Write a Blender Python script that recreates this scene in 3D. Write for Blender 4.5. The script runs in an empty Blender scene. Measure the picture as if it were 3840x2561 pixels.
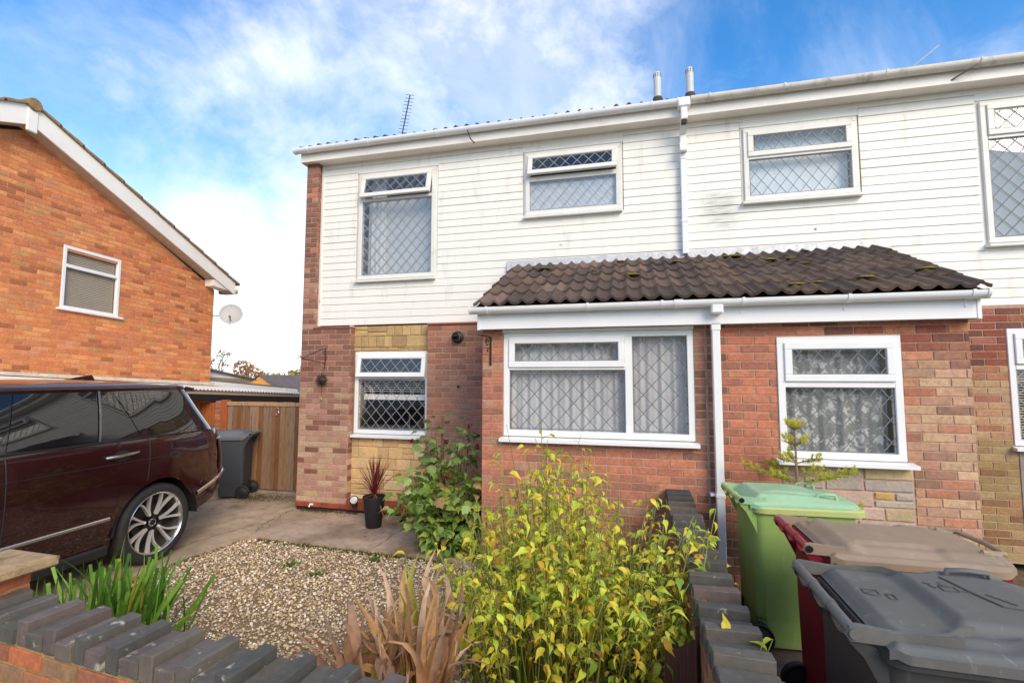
import bpy, bmesh, math, random
import numpy as np
from mathutils import Vector, Matrix, noise as mnoise
R = math.radians
random.seed(7)
rng = np.random.default_rng(7)
sc = bpy.context.scene
col = sc.collection

# ------------------------------------------------------------------ camera
cd = bpy.data.cameras.new('camera'); cam = bpy.data.objects.new('camera', cd); col.objects.link(cam)
cd.sensor_width = 36; cd.lens = 36 * 1800 / 3840; cd.clip_start = .05; cd.clip_end = 2000
EYE = 1.84
yaw, pit, rol = R(13.9), R(4.3), R(.1)
cam.matrix_world = Matrix.Translation((0, 0, EYE)) @ Matrix.Rotation(yaw, 4, 'Z') @ Matrix.Rotation(R(90) + pit, 4, 'X') @ Matrix.Rotation(rol, 4, 'Z')
sc.camera = cam

# ------------------------------------------------------------------ sky and sun
CLOUD_SEED, CLOUD_LO, CLOUD_HI = 14.9, .445, .66
SUN_EL, SUN_AZ = R(32), R(140)            # azimuth clockwise from +Y: behind the camera, to its right
w = bpy.data.worlds.new('World'); sc.world = w; w.use_nodes = True
nt = w.node_tree; nt.nodes.clear()
def N(t, **k):
    n = nt.nodes.new(t)
    for a, b in k.items(): setattr(n, a, b)
    return n
out = N('ShaderNodeOutputWorld'); bg = N('ShaderNodeBackground')
sky = N('ShaderNodeTexSky', sky_type='NISHITA'); sky.sun_disc = False
sky.sun_elevation = SUN_EL; sky.sun_rotation = SUN_AZ; sky.air_density = 1.0; sky.dust_density = .2; sky.ozone_density = 3.0
tc = N('ShaderNodeTexCoord'); sx = N('ShaderNodeSeparateXYZ'); nt.links.new(tc.outputs['Generated'], sx.inputs[0])
def MA_(op, a, b=None, c=None):
    n = N('ShaderNodeMath', operation=op)
    for i, v in enumerate((a, b, c)):
        if v is None: continue
        if isinstance(v, (int, float)): n.inputs[i].default_value = v
        else: nt.links.new(v, n.inputs[i])
    return n.outputs[0]
def MR(v, a, b, c=0., d=1., smooth=True):
    n = N('ShaderNodeMapRange', interpolation_type='SMOOTHSTEP' if smooth else 'LINEAR'); nt.links.new(v, n.inputs[0])
    for i, q in enumerate((a, b, c, d)): n.inputs[i + 1].default_value = q
    return n.outputs[0]
# cloud deck: the view direction meets a plane overhead
den = MA_('MAXIMUM', MA_('ADD', sx.outputs['Z'], .75), .4)
cx = N('ShaderNodeCombineXYZ'); nt.links.new(MA_('DIVIDE', sx.outputs['X'], den), cx.inputs[0]); nt.links.new(MA_('DIVIDE', sx.outputs['Y'], den), cx.inputs[1]); cx.inputs[2].default_value = CLOUD_SEED
def NZ(scale, det, rough, dist=0.):
    n = N('ShaderNodeTexNoise'); n.inputs['Scale'].default_value = scale; n.inputs['Detail'].default_value = det; n.inputs['Roughness'].default_value = rough; n.inputs['Distortion'].default_value = dist
    nt.links.new(cx.outputs[0], n.inputs['Vector']); return n.outputs['Fac']
big = NZ(1.7, 3, .5, .1); fine = NZ(4.6, 12, .62, .15)
f_ = MA_('ADD', MA_('MULTIPLY', big, .55), MA_('MULTIPLY', fine, .45))
mask = MA_('MAXIMUM', MA_('MULTIPLY', MR(f_, CLOUD_LO, CLOUD_HI), .9), MA_('MULTIPLY', MR(NZ(2.1, 12, .62, .5), .40, .74), .52))   # heaped cloud over thin wisps
veil = MR(sx.outputs['Z'], .0, .26, .8, .0)       # haze of thin cloud low in the sky, all round
mm = MA_('MAXIMUM', mask, veil)
ccol = N('ShaderNodeMix', data_type='RGBA'); nt.links.new(MR(NZ(3.3, 5, .5), .3, .7), ccol.inputs[0])
ccol.inputs[6].default_value = (7.0, 8.1, 9.7, 1); ccol.inputs[7].default_value = (11.4, 11.2, 10.9, 1)
hs = N('ShaderNodeHueSaturation'); nt.links.new(MR(sx.outputs['Z'], 0, .55, .75, 1.3), hs.inputs['Saturation']); hs.inputs['Value'].default_value = 2.2; nt.links.new(sky.outputs[0], hs.inputs['Color'])
mixc = N('ShaderNodeMix', data_type='RGBA'); nt.links.new(mm, mixc.inputs[0]); nt.links.new(hs.outputs[0], mixc.inputs[6]); nt.links.new(ccol.outputs[2], mixc.inputs[7])
nt.links.new(mixc.outputs[2], bg.inputs[0]); bg.inputs[1].default_value = .066
nt.links.new(bg.outputs[0], out.inputs[0])
sl = bpy.data.lights.new('sun', 'SUN'); sl.energy = 1.5; sl.angle = R(30); sl.color = (1, .84, .64)
so = bpy.data.objects.new('sun', sl); col.objects.link(so)
sd = Vector((math.sin(SUN_AZ) * math.cos(SUN_EL), math.cos(SUN_AZ) * math.cos(SUN_EL), math.sin(SUN_EL)))
so.rotation_euler = sd.to_track_quat('Z', 'Y').to_euler()
sc.view_settings.view_transform = 'Standard'; sc.view_settings.look = 'None'; sc.view_settings.gamma = 1; sc.view_settings.exposure = .98
sc.view_settings.use_curve_mapping = False
sc.render.engine = 'CYCLES'
try:
    sc.cycles.max_bounces = 8; sc.cycles.transparent_max_bounces = 12; sc.cycles.use_denoising = True
except Exception: pass

# ------------------------------------------------------------------ materials
def lin(c):
    c /= 255.0
    return c / 12.92 if c <= .04045 else ((c + .055) / 1.055) ** 2.4
def S(r, g, b, k=1.0): return (lin(r) * k, lin(g) * k, lin(b) * k, 1)
MATS = {}
def mat(name, c=(.5, .5, .5, 1), rough=.6, var=.15, scale=9., bump=0., bscale=70., metal=0., coat=0., spec=.5, src=None, var2=0., scale2=1.2, tint=None, tscale=3., tlo=.52, thi=.7, trans=0., stretch=None, sub=0., scuff=None):
    if name in MATS: return MATS[name]
    m = bpy.data.materials.new(name); m.use_nodes = True; t = m.node_tree; L = t.links
    b = t.nodes['Principled BSDF']
    b.inputs['Roughness'].default_value = rough; b.inputs['Metallic'].default_value = metal
    b.inputs['Coat Weight'].default_value = coat; b.inputs['Coat Roughness'].default_value = .03
    b.inputs['Specular IOR Level'].default_value = spec
    if trans: b.inputs['Transmission Weight'].default_value = trans
    g = t.nodes.new('ShaderNodeNewGeometry'); vec = g.outputs['Position']
    if stretch:
        mp = t.nodes.new('ShaderNodeMapping'); mp.inputs['Scale'].default_value = stretch; L.new(vec, mp.inputs['Vector']); vec = mp.outputs[0]
    if src == 'obj':
        o = t.nodes.new('ShaderNodeObjectInfo'); base = o.outputs['Color']
    elif src == 'attr':
        o = t.nodes.new('ShaderNodeAttribute'); o.attribute_name = 'Col'; base = o.outputs['Color']
    else:
        o = t.nodes.new('ShaderNodeRGB'); o.outputs[0].default_value = c; base = o.outputs[0]
    def noise(s, d=5, rgh=.6):
        n = t.nodes.new('ShaderNodeTexNoise'); n.inputs['Scale'].default_value = s; n.inputs['Detail'].default_value = d; n.inputs['Roughness'].default_value = rgh
        L.new(vec, n.inputs['Vector']); return n.outputs['Fac']
    def mul(a, f, lo, hi):
        r = t.nodes.new('ShaderNodeMapRange'); L.new(f, r.inputs[0]); r.inputs[1].default_value = .3; r.inputs[2].default_value = .7; r.inputs[3].default_value = lo; r.inputs[4].default_value = hi
        k = t.nodes.new('ShaderNodeMix'); k.data_type = 'RGBA'; k.blend_type = 'MULTIPLY'; k.inputs[0].default_value = 1
        L.new(a, k.inputs[6]); L.new(r.outputs[0], k.inputs[7]); return k.outputs[2]
    if var: base = mul(base, noise(scale), 1 - var, 1 + var)
    if var2: base = mul(base, noise(scale2, 3), 1 - var2, 1 + var2)
    if tint:
        r = t.nodes.new('ShaderNodeMapRange'); L.new(noise(tscale, 6, .65), r.inputs[0]); r.inputs[1].default_value = tlo; r.inputs[2].default_value = thi
        k = t.nodes.new('ShaderNodeMix'); k.data_type = 'RGBA'; L.new(r.outputs[0], k.inputs[0]); L.new(base, k.inputs[6]); k.inputs[7].default_value = tint; base = k.outputs[2]
    if scuff:
        for (col_, scl, st_, lo_, hi_, amt) in ((scuff[0], 26., (1, 1, .25), .60, .68, .45), (scuff[1], 4.5, (1, 1, .6), .50, .78, .5)):
            mp = t.nodes.new('ShaderNodeMapping'); mp.inputs['Scale'].default_value = st_; L.new(g.outputs['Position'], mp.inputs['Vector'])
            n = t.nodes.new('ShaderNodeTexNoise'); n.inputs['Scale'].default_value = scl; n.inputs['Detail'].default_value = 8; n.inputs['Roughness'].default_value = .7; L.new(mp.outputs[0], n.inputs['Vector'])
            r = t.nodes.new('ShaderNodeMapRange'); L.new(n.outputs['Fac'], r.inputs[0]); r.inputs[1].default_value = lo_; r.inputs[2].default_value = hi_; r.inputs[3].default_value = 0; r.inputs[4].default_value = amt
            k = t.nodes.new('ShaderNodeMix'); k.data_type = 'RGBA'; L.new(r.outputs[0], k.inputs[0]); L.new(base, k.inputs[6]); k.inputs[7].default_value = col_; base = k.outputs[2]
    L.new(base, b.inputs['Base Color'])
    if bump:
        bp = t.nodes.new('ShaderNodeBump'); bp.inputs['Strength'].default_value = bump; bp.inputs['Distance'].default_value = .01
        L.new(noise(bscale, 4), bp.inputs['Height']); L.new(bp.outputs[0], b.inputs['Normal'])
    if sub:
        # thin leaves: some light comes through
        tr = t.nodes.new('ShaderNodeBsdfTranslucent'); L.new(base, tr.inputs[0]); ms = t.nodes.new('ShaderNodeMixShader'); ms.inputs[0].default_value = sub
        L.new(b.outputs[0], ms.inputs[1]); L.new(tr.outputs[0], ms.inputs[2]); L.new(ms.outputs[0], t.nodes['Material Output'].inputs[0])
    m.diffuse_color = c
    MATS[name] = m; return m
def glass_mat(name, tint, base=.06, refl=1.0, rough=0.):
    m = bpy.data.materials.new(name); m.use_nodes = True; t = m.node_tree; L = t.links; t.nodes.clear()
    o = t.nodes.new('ShaderNodeOutputMaterial'); tr = t.nodes.new('ShaderNodeBsdfTransparent'); tr.inputs[0].default_value = tint
    gl = t.nodes.new('ShaderNodeBsdfGlossy'); gl.inputs['Roughness'].default_value = rough; gl.inputs[0].default_value = (refl, refl, refl, 1)
    f = t.nodes.new('ShaderNodeLayerWeight'); f.inputs[0].default_value = .5      # Schlick reflection, the same from both sides of the pane
    pw = t.nodes.new('ShaderNodeMath'); pw.operation = 'POWER'; L.new(f.outputs['Facing'], pw.inputs[0]); pw.inputs[1].default_value = 5
    a = t.nodes.new('ShaderNodeMath'); a.operation = 'MULTIPLY_ADD'; a.use_clamp = True; L.new(pw.outputs[0], a.inputs[0]); a.inputs[1].default_value = 1 - base; a.inputs[2].default_value = base
    ms = t.nodes.new('ShaderNodeMixShader'); L.new(a.outputs[0], ms.inputs[0]); L.new(tr.outputs[0], ms.inputs[1]); L.new(gl.outputs[0], ms.inputs[2]); L.new(ms.outputs[0], o.inputs[0])
    MATS[name] = m; return m

# ------------------------------------------------------------------ mesh helpers
OFF = {}
def tag(o, label=None, cat=None, group=None, kind=None):
    if label: o['label'] = label
    if cat: o['category'] = cat
    if group: o['group'] = group
    if kind: o['kind'] = kind
    return o
def thing(name, loc, label, cat, group=None, rz=0.):
    o = bpy.data.objects.new(name, None); col.objects.link(o); o.location = loc; o.rotation_euler = (0, 0, rz); o.empty_display_size = .2
    OFF[o.name] = Vector(loc); return tag(o, label, cat, group)
def link(name, me, parent=None, loc=None, rot=None, scale=None, color=None, local=False):
    o = bpy.data.objects.new(name, me); col.objects.link(o)
    base = Vector((0, 0, 0))
    if parent is not None:
        o.parent = parent
        base = OFF.get(parent.name, Vector((0, 0, 0)))
    if loc is None: o.location = (0, 0, 0) if local else -base
    else: o.location = Vector(loc) if local else Vector(loc) - base
    OFF[o.name] = base + o.location if not local else base
    if rot is not None: o.rotation_euler = rot
    if scale is not None: o.scale = scale
    if color is not None: o.color = color
    return o
class MB:
    def __init__(s): s.v = []; s.f = []; s.c = []; s.cur = None
    def add(s, vs, fs):
        n = len(s.v); s.v += [tuple(p) for p in vs]; s.f += [tuple(i + n for i in q) for q in fs]
        s.c += [s.cur] * len(fs); return s
    def box(s, x0, x1, y0, y1, z0, z1, c=0.):
        if x0 > x1: x0, x1 = x1, x0
        if y0 > y1: y0, y1 = y1, y0
        if z0 > z1: z0, z1 = z1, z0
        c = min(c, (x1 - x0) * .45, (y1 - y0) * .45, (z1 - z0) * .45)
        if c <= 0:
            return s.add([(x0, y0, z0), (x1, y0, z0), (x1, y1, z0), (x0, y1, z0), (x0, y0, z1), (x1, y0, z1), (x1, y1, z1), (x0, y1, z1)],
                         [(0, 3, 2, 1), (4, 5, 6, 7), (0, 1, 5, 4), (1, 2, 6, 5), (2, 3, 7, 6), (3, 0, 4, 7)])
        vs = []; idx = {}
        mid = ((x0 + x1) / 2, (y0 + y1) / 2, (z0 + z1) / 2); h = ((x1 - x0) / 2, (y1 - y0) / 2, (z1 - z0) / 2)
        for sx_ in (-1, 1):
            for sy_ in (-1, 1):
                for sz_ in (-1, 1):
                    sg = (sx_, sy_, sz_)
                    for a in range(3):
                        idx[(sg, a)] = len(vs)
                        vs.append(tuple(mid[k] + sg[k] * (h[k] if k == a else h[k] - c) for k in range(3)))
        fs = []
        for a in range(3):
            b, d = (a + 1) % 3, (a + 2) % 3
            for sg in (-1, 1):
                q = []
                for (p, r) in ((-1, -1), (1, -1), (1, 1), (-1, 1)):
                    k = [0, 0, 0]; k[a] = sg; k[b] = p; k[d] = r; q.append(idx[(tuple(k), a)])
                fs.append(q if sg > 0 else q[::-1])
        for a in range(3):
            b, d = (a + 1) % 3, (a + 2) % 3
            for p in (-1, 1):
                for r in (-1, 1):
                    k0 = [0, 0, 0]; k1 = [0, 0, 0]; k0[a] = -1; k1[a] = 1; k0[b] = k1[b] = p; k0[d] = k1[d] = r
                    q = [idx[(tuple(k0), b)], idx[(tuple(k1), b)], idx[(tuple(k1), d)], idx[(tuple(k0), d)]]
                    fs.append(q if p * r < 0 else q[::-1])
        for sx_ in (-1, 1):
            for sy_ in (-1, 1):
                for sz_ in (-1, 1):
                    q = [idx[((sx_, sy_, sz_), a)] for a in range(3)]
                    fs.append(q if sx_ * sy_ * sz_ > 0 else q[::-1])
        return s.add(vs, fs)
    def tube(s, pts, rad, n=8, cap=True, flat=1.0):
        pts = [Vector(p) for p in pts]; m = len(pts)
        if not hasattr(rad, '__len__'): rad = [rad] * m
        base = len(s.v); vs = []; prev = None
        for i, p in enumerate(pts):
            d = (pts[min(i + 1, m - 1)] - pts[max(i - 1, 0)])
            d = d.normalized() if d.length > 1e-9 else Vector((0, 0, 1))
            if prev is None: a = d.orthogonal().normalized()
            else:
                a = prev - d * prev.dot(d)
                a = a.normalized() if a.length > 1e-6 else d.orthogonal().normalized()
            prev = a; b = d.cross(a)
            for k in range(n):
                t = 2 * math.pi * k / n; vs.append(p + (a * math.cos(t) + b * math.sin(t) * flat) * rad[i])
        fs = [(i * n + k, i * n + (k + 1) % n, (i + 1) * n + (k + 1) % n, (i + 1) * n + k) for i in range(m - 1) for k in range(n)]
        if cap: fs += [tuple(range(n))[::-1], tuple((m - 1) * n + k for k in range(n))]
        return s.add(vs, fs)
    def cyl(s, p0, p1, r, n=16, r1=None): return s.tube([p0, p1], [r, r if r1 is None else r1], n)
    def lathe(s, prof, n=24, mtx=None, close=False):
        """prof: (radius, height) about local Z"""
        m = len(prof); vs = []
        for (r, h) in prof:
            for k in range(n):
                t = 2 * math.pi * k / n; p = Vector((r * math.cos(t), r * math.sin(t), h)); vs.append(mtx @ p if mtx else p)
        fs = [(i * n + k, i * n + (k + 1) % n, (i + 1) * n + (k + 1) % n, (i + 1) * n + k) for i in range(m - 1) for k in range(n)]
        if close: fs += [((m - 1) * n + k, (m - 1) * n + (k + 1) % n, (k + 1) % n, k) for k in range(n)]
        return s.add(vs, fs)
    def prism(s, poly, a0, a1, axis='x'):
        """poly: 2-D outline; axis x -> (y,z), y -> (x,z), z -> (x,y)"""
        n = len(poly)
        def P(p, a): return (a, p[0], p[1]) if axis == 'x' else ((p[0], a, p[1]) if axis == 'y' else (p[0], p[1], a))
        vs = [P(p, a0) for p in poly] + [P(p, a1) for p in poly]
        return s.add(vs, [tuple(range(n))[::-1], tuple(range(n, 2 * n))] + [(i, (i + 1) % n, n + (i + 1) % n, n + i) for i in range(n)])
    def sheet(s, fn, nu, nv):
        vs = [fn(i / nu, j / nv) for j in range(nv + 1) for i in range(nu + 1)]
        return s.add(vs, [(j * (nu + 1) + i, j * (nu + 1) + i + 1, (j + 1) * (nu + 1) + i + 1, (j + 1) * (nu + 1) + i) for j in range(nv) for i in range(nu)])
    def mesh(s, name, mtl, smooth=False, sharp=35, fix=True, xf=None):
        me = bpy.data.meshes.new(name)
        vs = [tuple(xf(Vector(p))) for p in s.v] if xf else s.v
        me.from_pydata(vs, [], s.f)
        if fix:
            bm = bmesh.new(); bm.from_mesh(me); bmesh.ops.recalc_face_normals(bm, faces=bm.faces); bm.to_mesh(me); bm.free()
        if mtl is not None: me.materials.append(mtl)
        if any(c is not None for c in s.c):
            at = me.color_attributes.new('Col', 'FLOAT_COLOR', 'CORNER')
            buf = []
            for c, f in zip(s.c, s.f): buf += list(c or (.5, .5, .5, 1)) * len(f)
            at.data.foreach_set('color', buf)
        if smooth:
            me.polygons.foreach_set('use_smooth', [True] * len(me.polygons))
            if sharp < 180: me.set_sharp_from_angle(angle=R(sharp))
        me.update(); return me
    def build(s, name, mtl, parent=None, smooth=False, sharp=35, fix=True, xf=None, loc=None, rot=None, local=False, color=None, kind=None):
        o = link(name, s.mesh(name, mtl, smooth, sharp, fix, xf), parent, loc, rot, None, color, local)
        if kind: o['kind'] = kind
        return o
def bulk(name, V, F, mtl, C=None, parent=None, local=False):
    """V (n,3), F (m,k) arrays, C (m,4) per-face colours"""
    me = bpy.data.meshes.new(name); V = np.asarray(V, np.float32); F = np.asarray(F, np.int32); m, k = F.shape
    me.vertices.add(len(V)); me.vertices.foreach_set('co', V.ravel())
    me.loops.add(m * k); me.loops.foreach_set('vertex_index', F.ravel())
    me.polygons.add(m); me.polygons.foreach_set('loop_start', np.arange(0, m * k, k, dtype=np.int32))
    me.update(calc_edges=True); me.validate()
    if C is not None:
        at = me.color_attributes.new('Col', 'FLOAT_COLOR', 'CORNER'); at.data.foreach_set('color', np.repeat(np.asarray(C, np.float32), k, axis=0).ravel())
    me.materials.append(mtl)
    return link(name, me, parent, local=local)
def jit(c, a=.08, rnd=random):
    k = 1 + rnd.uniform(-a, a); return (min(1, c[0] * k * (1 + rnd.uniform(-a, a) * .3)), min(1, c[1] * k), min(1, c[2] * k * (1 + rnd.uniform(-a, a) * .3)), 1)
def lerpc(a, b, t): return tuple(a[i] * (1 - t) + b[i] * t for i in range(3)) + (1,)
def struct(name, mb, m, label, cat, **k):
    o = mb.build(name, m, None, **k); return tag(o, label, cat, kind='structure')

# ------------------------------------------------------------------ shared materials
brick_m = mat('brick_single', src='obj', rough=.9, var=.22, scale=38, bump=.5, bscale=160, var2=.12, scale2=9)
brick_f = mat('brick_field', src='attr', rough=.9, var=.22, scale=38, bump=.5, bscale=160, var2=.12, scale2=9)
mortar = mat('mortar', S(188, 156, 132), rough=.95, var=.15, scale=22, bump=.5, bscale=120, var2=.2, scale2=1.7)
mortar_nb = mat('mortar_neighbour', S(218, 152, 105), rough=.95, var=.12, scale=22, bump=.4)
upvc = mat('white_upvc', S(243, 242, 239), rough=.32, var=.03, scale=3, spec=.5)
upvc_dirty = mat('white_upvc_weathered', S(232, 229, 219), rough=.45, var=.05, scale=4, tint=S(150, 140, 115), tscale=5, tlo=.6, thi=.95)
siding_m = mat('siding_white', S(246, 242, 230), rough=.5, var=.02, scale=2.5, tint=S(196, 188, 168), tscale=3.4, tlo=.56, thi=1.0, stretch=(2.2, 2.2, .5))
fascia_m = mat('fascia_white', S(242, 236, 224), rough=.5, var=.04, scale=3, tint=S(190, 175, 150), tscale=4, tlo=.62, thi=1.0)
gut_old = mat('gutter_weathered', S(225, 219, 204), rough=.6, var=.06, scale=6, tint=S(120, 115, 95), tscale=7, tlo=.54, thi=.8)
gut_new = mat('gutter_white', S(242, 241, 238), rough=.3, var=.02)
lead_m = mat('lead_came', S(158, 162, 163), rough=.45, var=.1, metal=.3)
lead_d = mat('lead_came_dark', S(122, 126, 128), rough=.5, var=.1, metal=.2)
seal_m = mat('black_seal', S(30, 31, 33), rough=.6, var=.1)
glass = glass_mat('window_glass', (1, 1, 1, 1), .055)
glass_up = glass_mat('window_glass_upper', (.97, .98, .985, 1), .05)
black_m = mat('black_iron', S(34, 30, 28), rough=.5, var=.2, scale=30)
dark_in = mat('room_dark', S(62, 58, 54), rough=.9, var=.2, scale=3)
# ------------------------------------------------------------------ bricks
def brick_mesh(L, H, D, k, name, c=.0035, j=.0022):
    m = MB().box(-L / 2, L / 2, 0, D, -H / 2, H / 2, c); r = random.Random(k)
    m.v = [(x + r.uniform(-j, j), y + r.uniform(-j * .5, j * .5), z + r.uniform(-j, j)) for x, y, z in m.v]
    return m.mesh(name, brick_m, fix=False)
BRK = [brick_mesh(.215, .065, .03, 11 + k, 'brick') for k in range(6)]
BV = [np.array([v.co[:] for v in me.vertices]) for me in BRK]
BF = [[list(p.vertices) for p in me.polygons] for me in BRK]
PEND = {}
CF = cam.matrix_world.inverted()
def score(p):
    q = CF @ Vector(p)
    if q.z > -.1: return 1e3 + q.length
    x, y = -q.x / q.z * 1800, -q.y / q.z * 1800
    return -q.z + (60 if abs(x) > 1960 or abs(y) > 1330 else 0)
def minus(iv, cuts):
    for a, b in cuts:
        nx = []
        for p, q in iv:
            if b <= p or a >= q: nx.append((p, q)); continue
            if a > p: nx.append((p, a))
            if b < q: nx.append((b, q))
        iv = nx
    return iv
def lay(part, org, ang, u0, u1, z0, z1, openings=(), colf=None, shear=0., keep=None, off=0., course=.075, blen=.225, start=0., thing_=None):
    own = thing_ or part.parent; lst = PEND.setdefault(own.name, [])
    ca, sa = math.cos(ang), math.sin(ang)
    n = int(round((z1 - z0) / course)); course = (z1 - z0) / n
    for r in range(n):
        zc = z0 + (r + .5) * course
        s = u0 - (blen / 2 if r % 2 else 0) + start
        while s > u0: s -= blen
        while s < u1:
            a, b = max(s, u0), min(s + blen, u1)
            for p, q in minus([(a, b)], [(o[0], o[1]) for o in openings if o[2] < zc < o[3]]):
                L = q - p - .01
                if L < .025: continue
                uc = (p + q) / 2; zz = zc + shear * (uc - u0)
                if keep and not keep(uc, zz, L): continue
                c = colf(uc, zz)
                lst.append((score((org[0] + ca * uc, org[1] + sa * uc, zz)), part, (org[0] + ca * uc + sa * off, org[1] + sa * uc - ca * off, zz + random.uniform(-.001, .001)), ang, -math.atan(shear), L, course, c, random.randrange(6)))
            s += blen
def finish_bricks(own, limit=300):
    lst = sorted(PEND.pop(own.name), key=lambda t: t[0])
    rest = {}
    for i, (s_, part, p, ang, tilt, L, course, c, k) in enumerate(lst):
        sc_ = (L / .215, 1, (course - .01) / .065)
        if i < limit:
            link('brick', BRK[k], part, p, (0, tilt, ang), sc_, c)
        else: rest.setdefault(part.name, (part, []))[1].append((p, ang, tilt, sc_, c, k))
    # everything past the nearest three hundred: real bricks, joined into one part
    V, Q, T, CQ, CT = [], [], [], [], []; n = 0
    for part, items in rest.values():
        for (p, ang, tilt, sc_, c, k) in items:
            M_ = np.array((Matrix.Translation(p) @ Matrix.Rotation(ang, 4, 'Z') @ Matrix.Rotation(tilt, 4, 'Y') @ Matrix.Diagonal((*sc_, 1))).to_4x4())
            v = BV[k] @ M_[:3, :3].T + M_[:3, 3]; V.append(v)
            for f in BF[k]:
                if len(f) == 4: Q.append([i + n for i in f]); CQ.append(c)
                else: Q.append([f[0] + n, f[1] + n, f[2] + n, f[2] + n]); CQ.append(c)
            n += len(v)
    if V:
        me = bpy.data.meshes.new('brickwork'); vv = np.vstack(V)
        me.from_pydata(vv.tolist(), [], [q if q[2] != q[3] else q[:3] for q in Q])
        at = me.color_attributes.new('Col', 'FLOAT_COLOR', 'CORNER'); buf = []
        for c, q in zip(CQ, Q): buf += list(c) * (4 if q[2] != q[3] else 3)
        at.data.foreach_set('color', buf); me.materials.append(brick_f)
        o = link('brickwork', me, own); o['kind'] = 'stuff'
def core(mb, x0, x1, z0, z1, y0, y1, openings=()):
    xs = sorted({x0, x1} | {min(max(v, x0), x1) for o in openings for v in o[:2]}); zs = sorted({z0, z1} | {min(max(v, z0), z1) for o in openings for v in o[2:]})
    for a, b in zip(xs, xs[1:]):
        run = None
        for c, d in zip(zs, zs[1:]):
            m = ((a + b) / 2, (c + d) / 2)
            hole = any(o[0] < m[0] < o[1] and o[2] < m[1] < o[3] for o in openings)
            if not hole: run = (run[0], d) if run else (c, d)
            if (hole or d == zs[-1]) and run: mb.box(a, b, y0, y1, run[0], run[1]); run = None
    return mb

# ------------------------------------------------------------------ windows (fronts face -Y)
def lattice(x0, x1, z0, z1, y, pw=.155, ph=.172, wd=.0072, border=.008, t=.004):
    m = MB()
    def bar(p, q):
        d = Vector((q[0] - p[0], 0, q[1] - p[1])); L = d.length
        if L < .012: return
        d.normalize(); nrm = Vector((-d.z, 0, d.x)) * wd / 2
        P, Q = Vector((p[0], 0, p[1])), Vector((q[0], 0, q[1])); vs = []
        for yy in (y - t, y): vs += [(a.x, yy, a.z) for a in (P - nrm, Q - nrm, Q + nrm, P + nrm)]
        m.add(vs, [(0, 1, 2, 3), (7, 6, 5, 4), (0, 4, 5, 1), (1, 5, 6, 2), (2, 6, 7, 3), (3, 7, 4, 0)])
    W, H = x1 - x0, z1 - z0; s = ph / pw; xc = x0 + W * .5
    for sg in (1, -1):
        k = -40
        while k < 41:
            # line z = z0 + sg*s*(x - xk)
            xk = xc + k * pw
            pts = []
            for xx in (x0, x1):
                z = z0 + sg * s * (xx - xk)
                if z0 <= z <= z1: pts.append((xx, z))
            for zz in (z0, z1):
                x = xk + sg * (zz - z0) / s
                if x0 < x < x1: pts.append((x, zz))
            if len(pts) >= 2: bar(min(pts), max(pts))
            k += 1
    if border:
        b = border
        for (a, c, e, f) in ((x0, x1, z0, z0 + b), (x0, x1, z1 - b, z1), (x0, x0 + b, z0 + b, z1 - b), (x1 - b, x1, z0 + b, z1 - b)): m.box(a, c, y - t - .001, y, e, f)
    return m
def ring(m, x0, x1, z0, z1, y0, y1, wd, c=.004):
    m.box(x0, x1, y0, y1, z1 - wd, z1, c); m.box(x0, x1, y0, y1, z0, z0 + wd, c)
    m.box(x0, x0 + wd, y0, y1, z0 + wd, z1 - wd, c); m.box(x1 - wd, x1, y0, y1, z0 + wd, z1 - wd, c)
def window(house, X0, X1, Z0, Z1, yf, lights, bars=(), fw=.055, dep=.07, sill=None, fm=None, lead=None, gm=None, label=None, surround=0., double=False, ldx=.155, ldz=.172):
    """lights: (x0,x1,z0,z1, kind) with kind 'fixed', 'sash' or an opening angle in degrees"""
    fm = fm or upvc; lead = lead or lead_m; gm = gm or glass
    m = MB(); ring(m, X0, X1, Z0, Z1, yf, yf + dep, fw)
    for b in bars: m.box(b[0], b[1], yf + .002, yf + dep - .002, b[2], b[3], .004)
    if surround: ring(m, X0 - surround, X1 + surround, Z0 - surround, Z1 + surround, yf + .03, yf + dep - .004, surround, .003)
    wn = m.build('window', fm, house)
    if label: wn['label'] = label
    for (x0, x1, z0, z1, kind) in lights:
        if kind == 'fixed':
            px0, px1, pz0, pz1, yy, rot, hin = x0, x1, z0, z1, yf + .024, 0., None
        else:
            ang = 0 if kind == 'sash' else kind
            e = .014; cw = .06; y0 = -.018
            hin = (0, yf, z1 + e)
            c = MB(); ring(c, x0 - e, x1 + e, z0 - e - z1 - e, 0, y0, y0 + .045, cw, .005)
            c.build('casement', fm, wn, loc=hin, rot=(-R(ang), 0, 0))
            px0, px1, pz0, pz1, yy, rot = x0 - e + cw, x1 + e - cw, z0 - e + cw - z1 - e, -cw, y0 + .016, -R(ang)
        kw = dict(loc=hin, rot=(rot, 0, 0)) if hin else {}
        MB().box(px0 - .004, px1 + .004, yy, yy + .006, pz0 - .004, pz1 + .004).build('pane', gm, wn, **kw)
        lattice(px0, px1, pz0, pz1, yy - .0005, ldx, ldz).build('lead_lattice', lead, wn, fix=False, **kw)
        if double: lattice(px0, px1, pz0, pz1, yy + .026, ldx, ldz, border=0).build('lattice_reflection', lead, wn, fix=False, **kw)  # second lattice imitates the reflected lead lines of the double pane
    if sill:
        dz, pr, ex = sill
        MB().prism([(yf + dep, Z0 - dz), (yf - pr, Z0 - dz), (yf - pr, Z0 - dz + .028), (yf + dep, Z0 - .002)], X0 - ex, X1 + ex, 'x').build('sill', fm, wn)
    return wn

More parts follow.
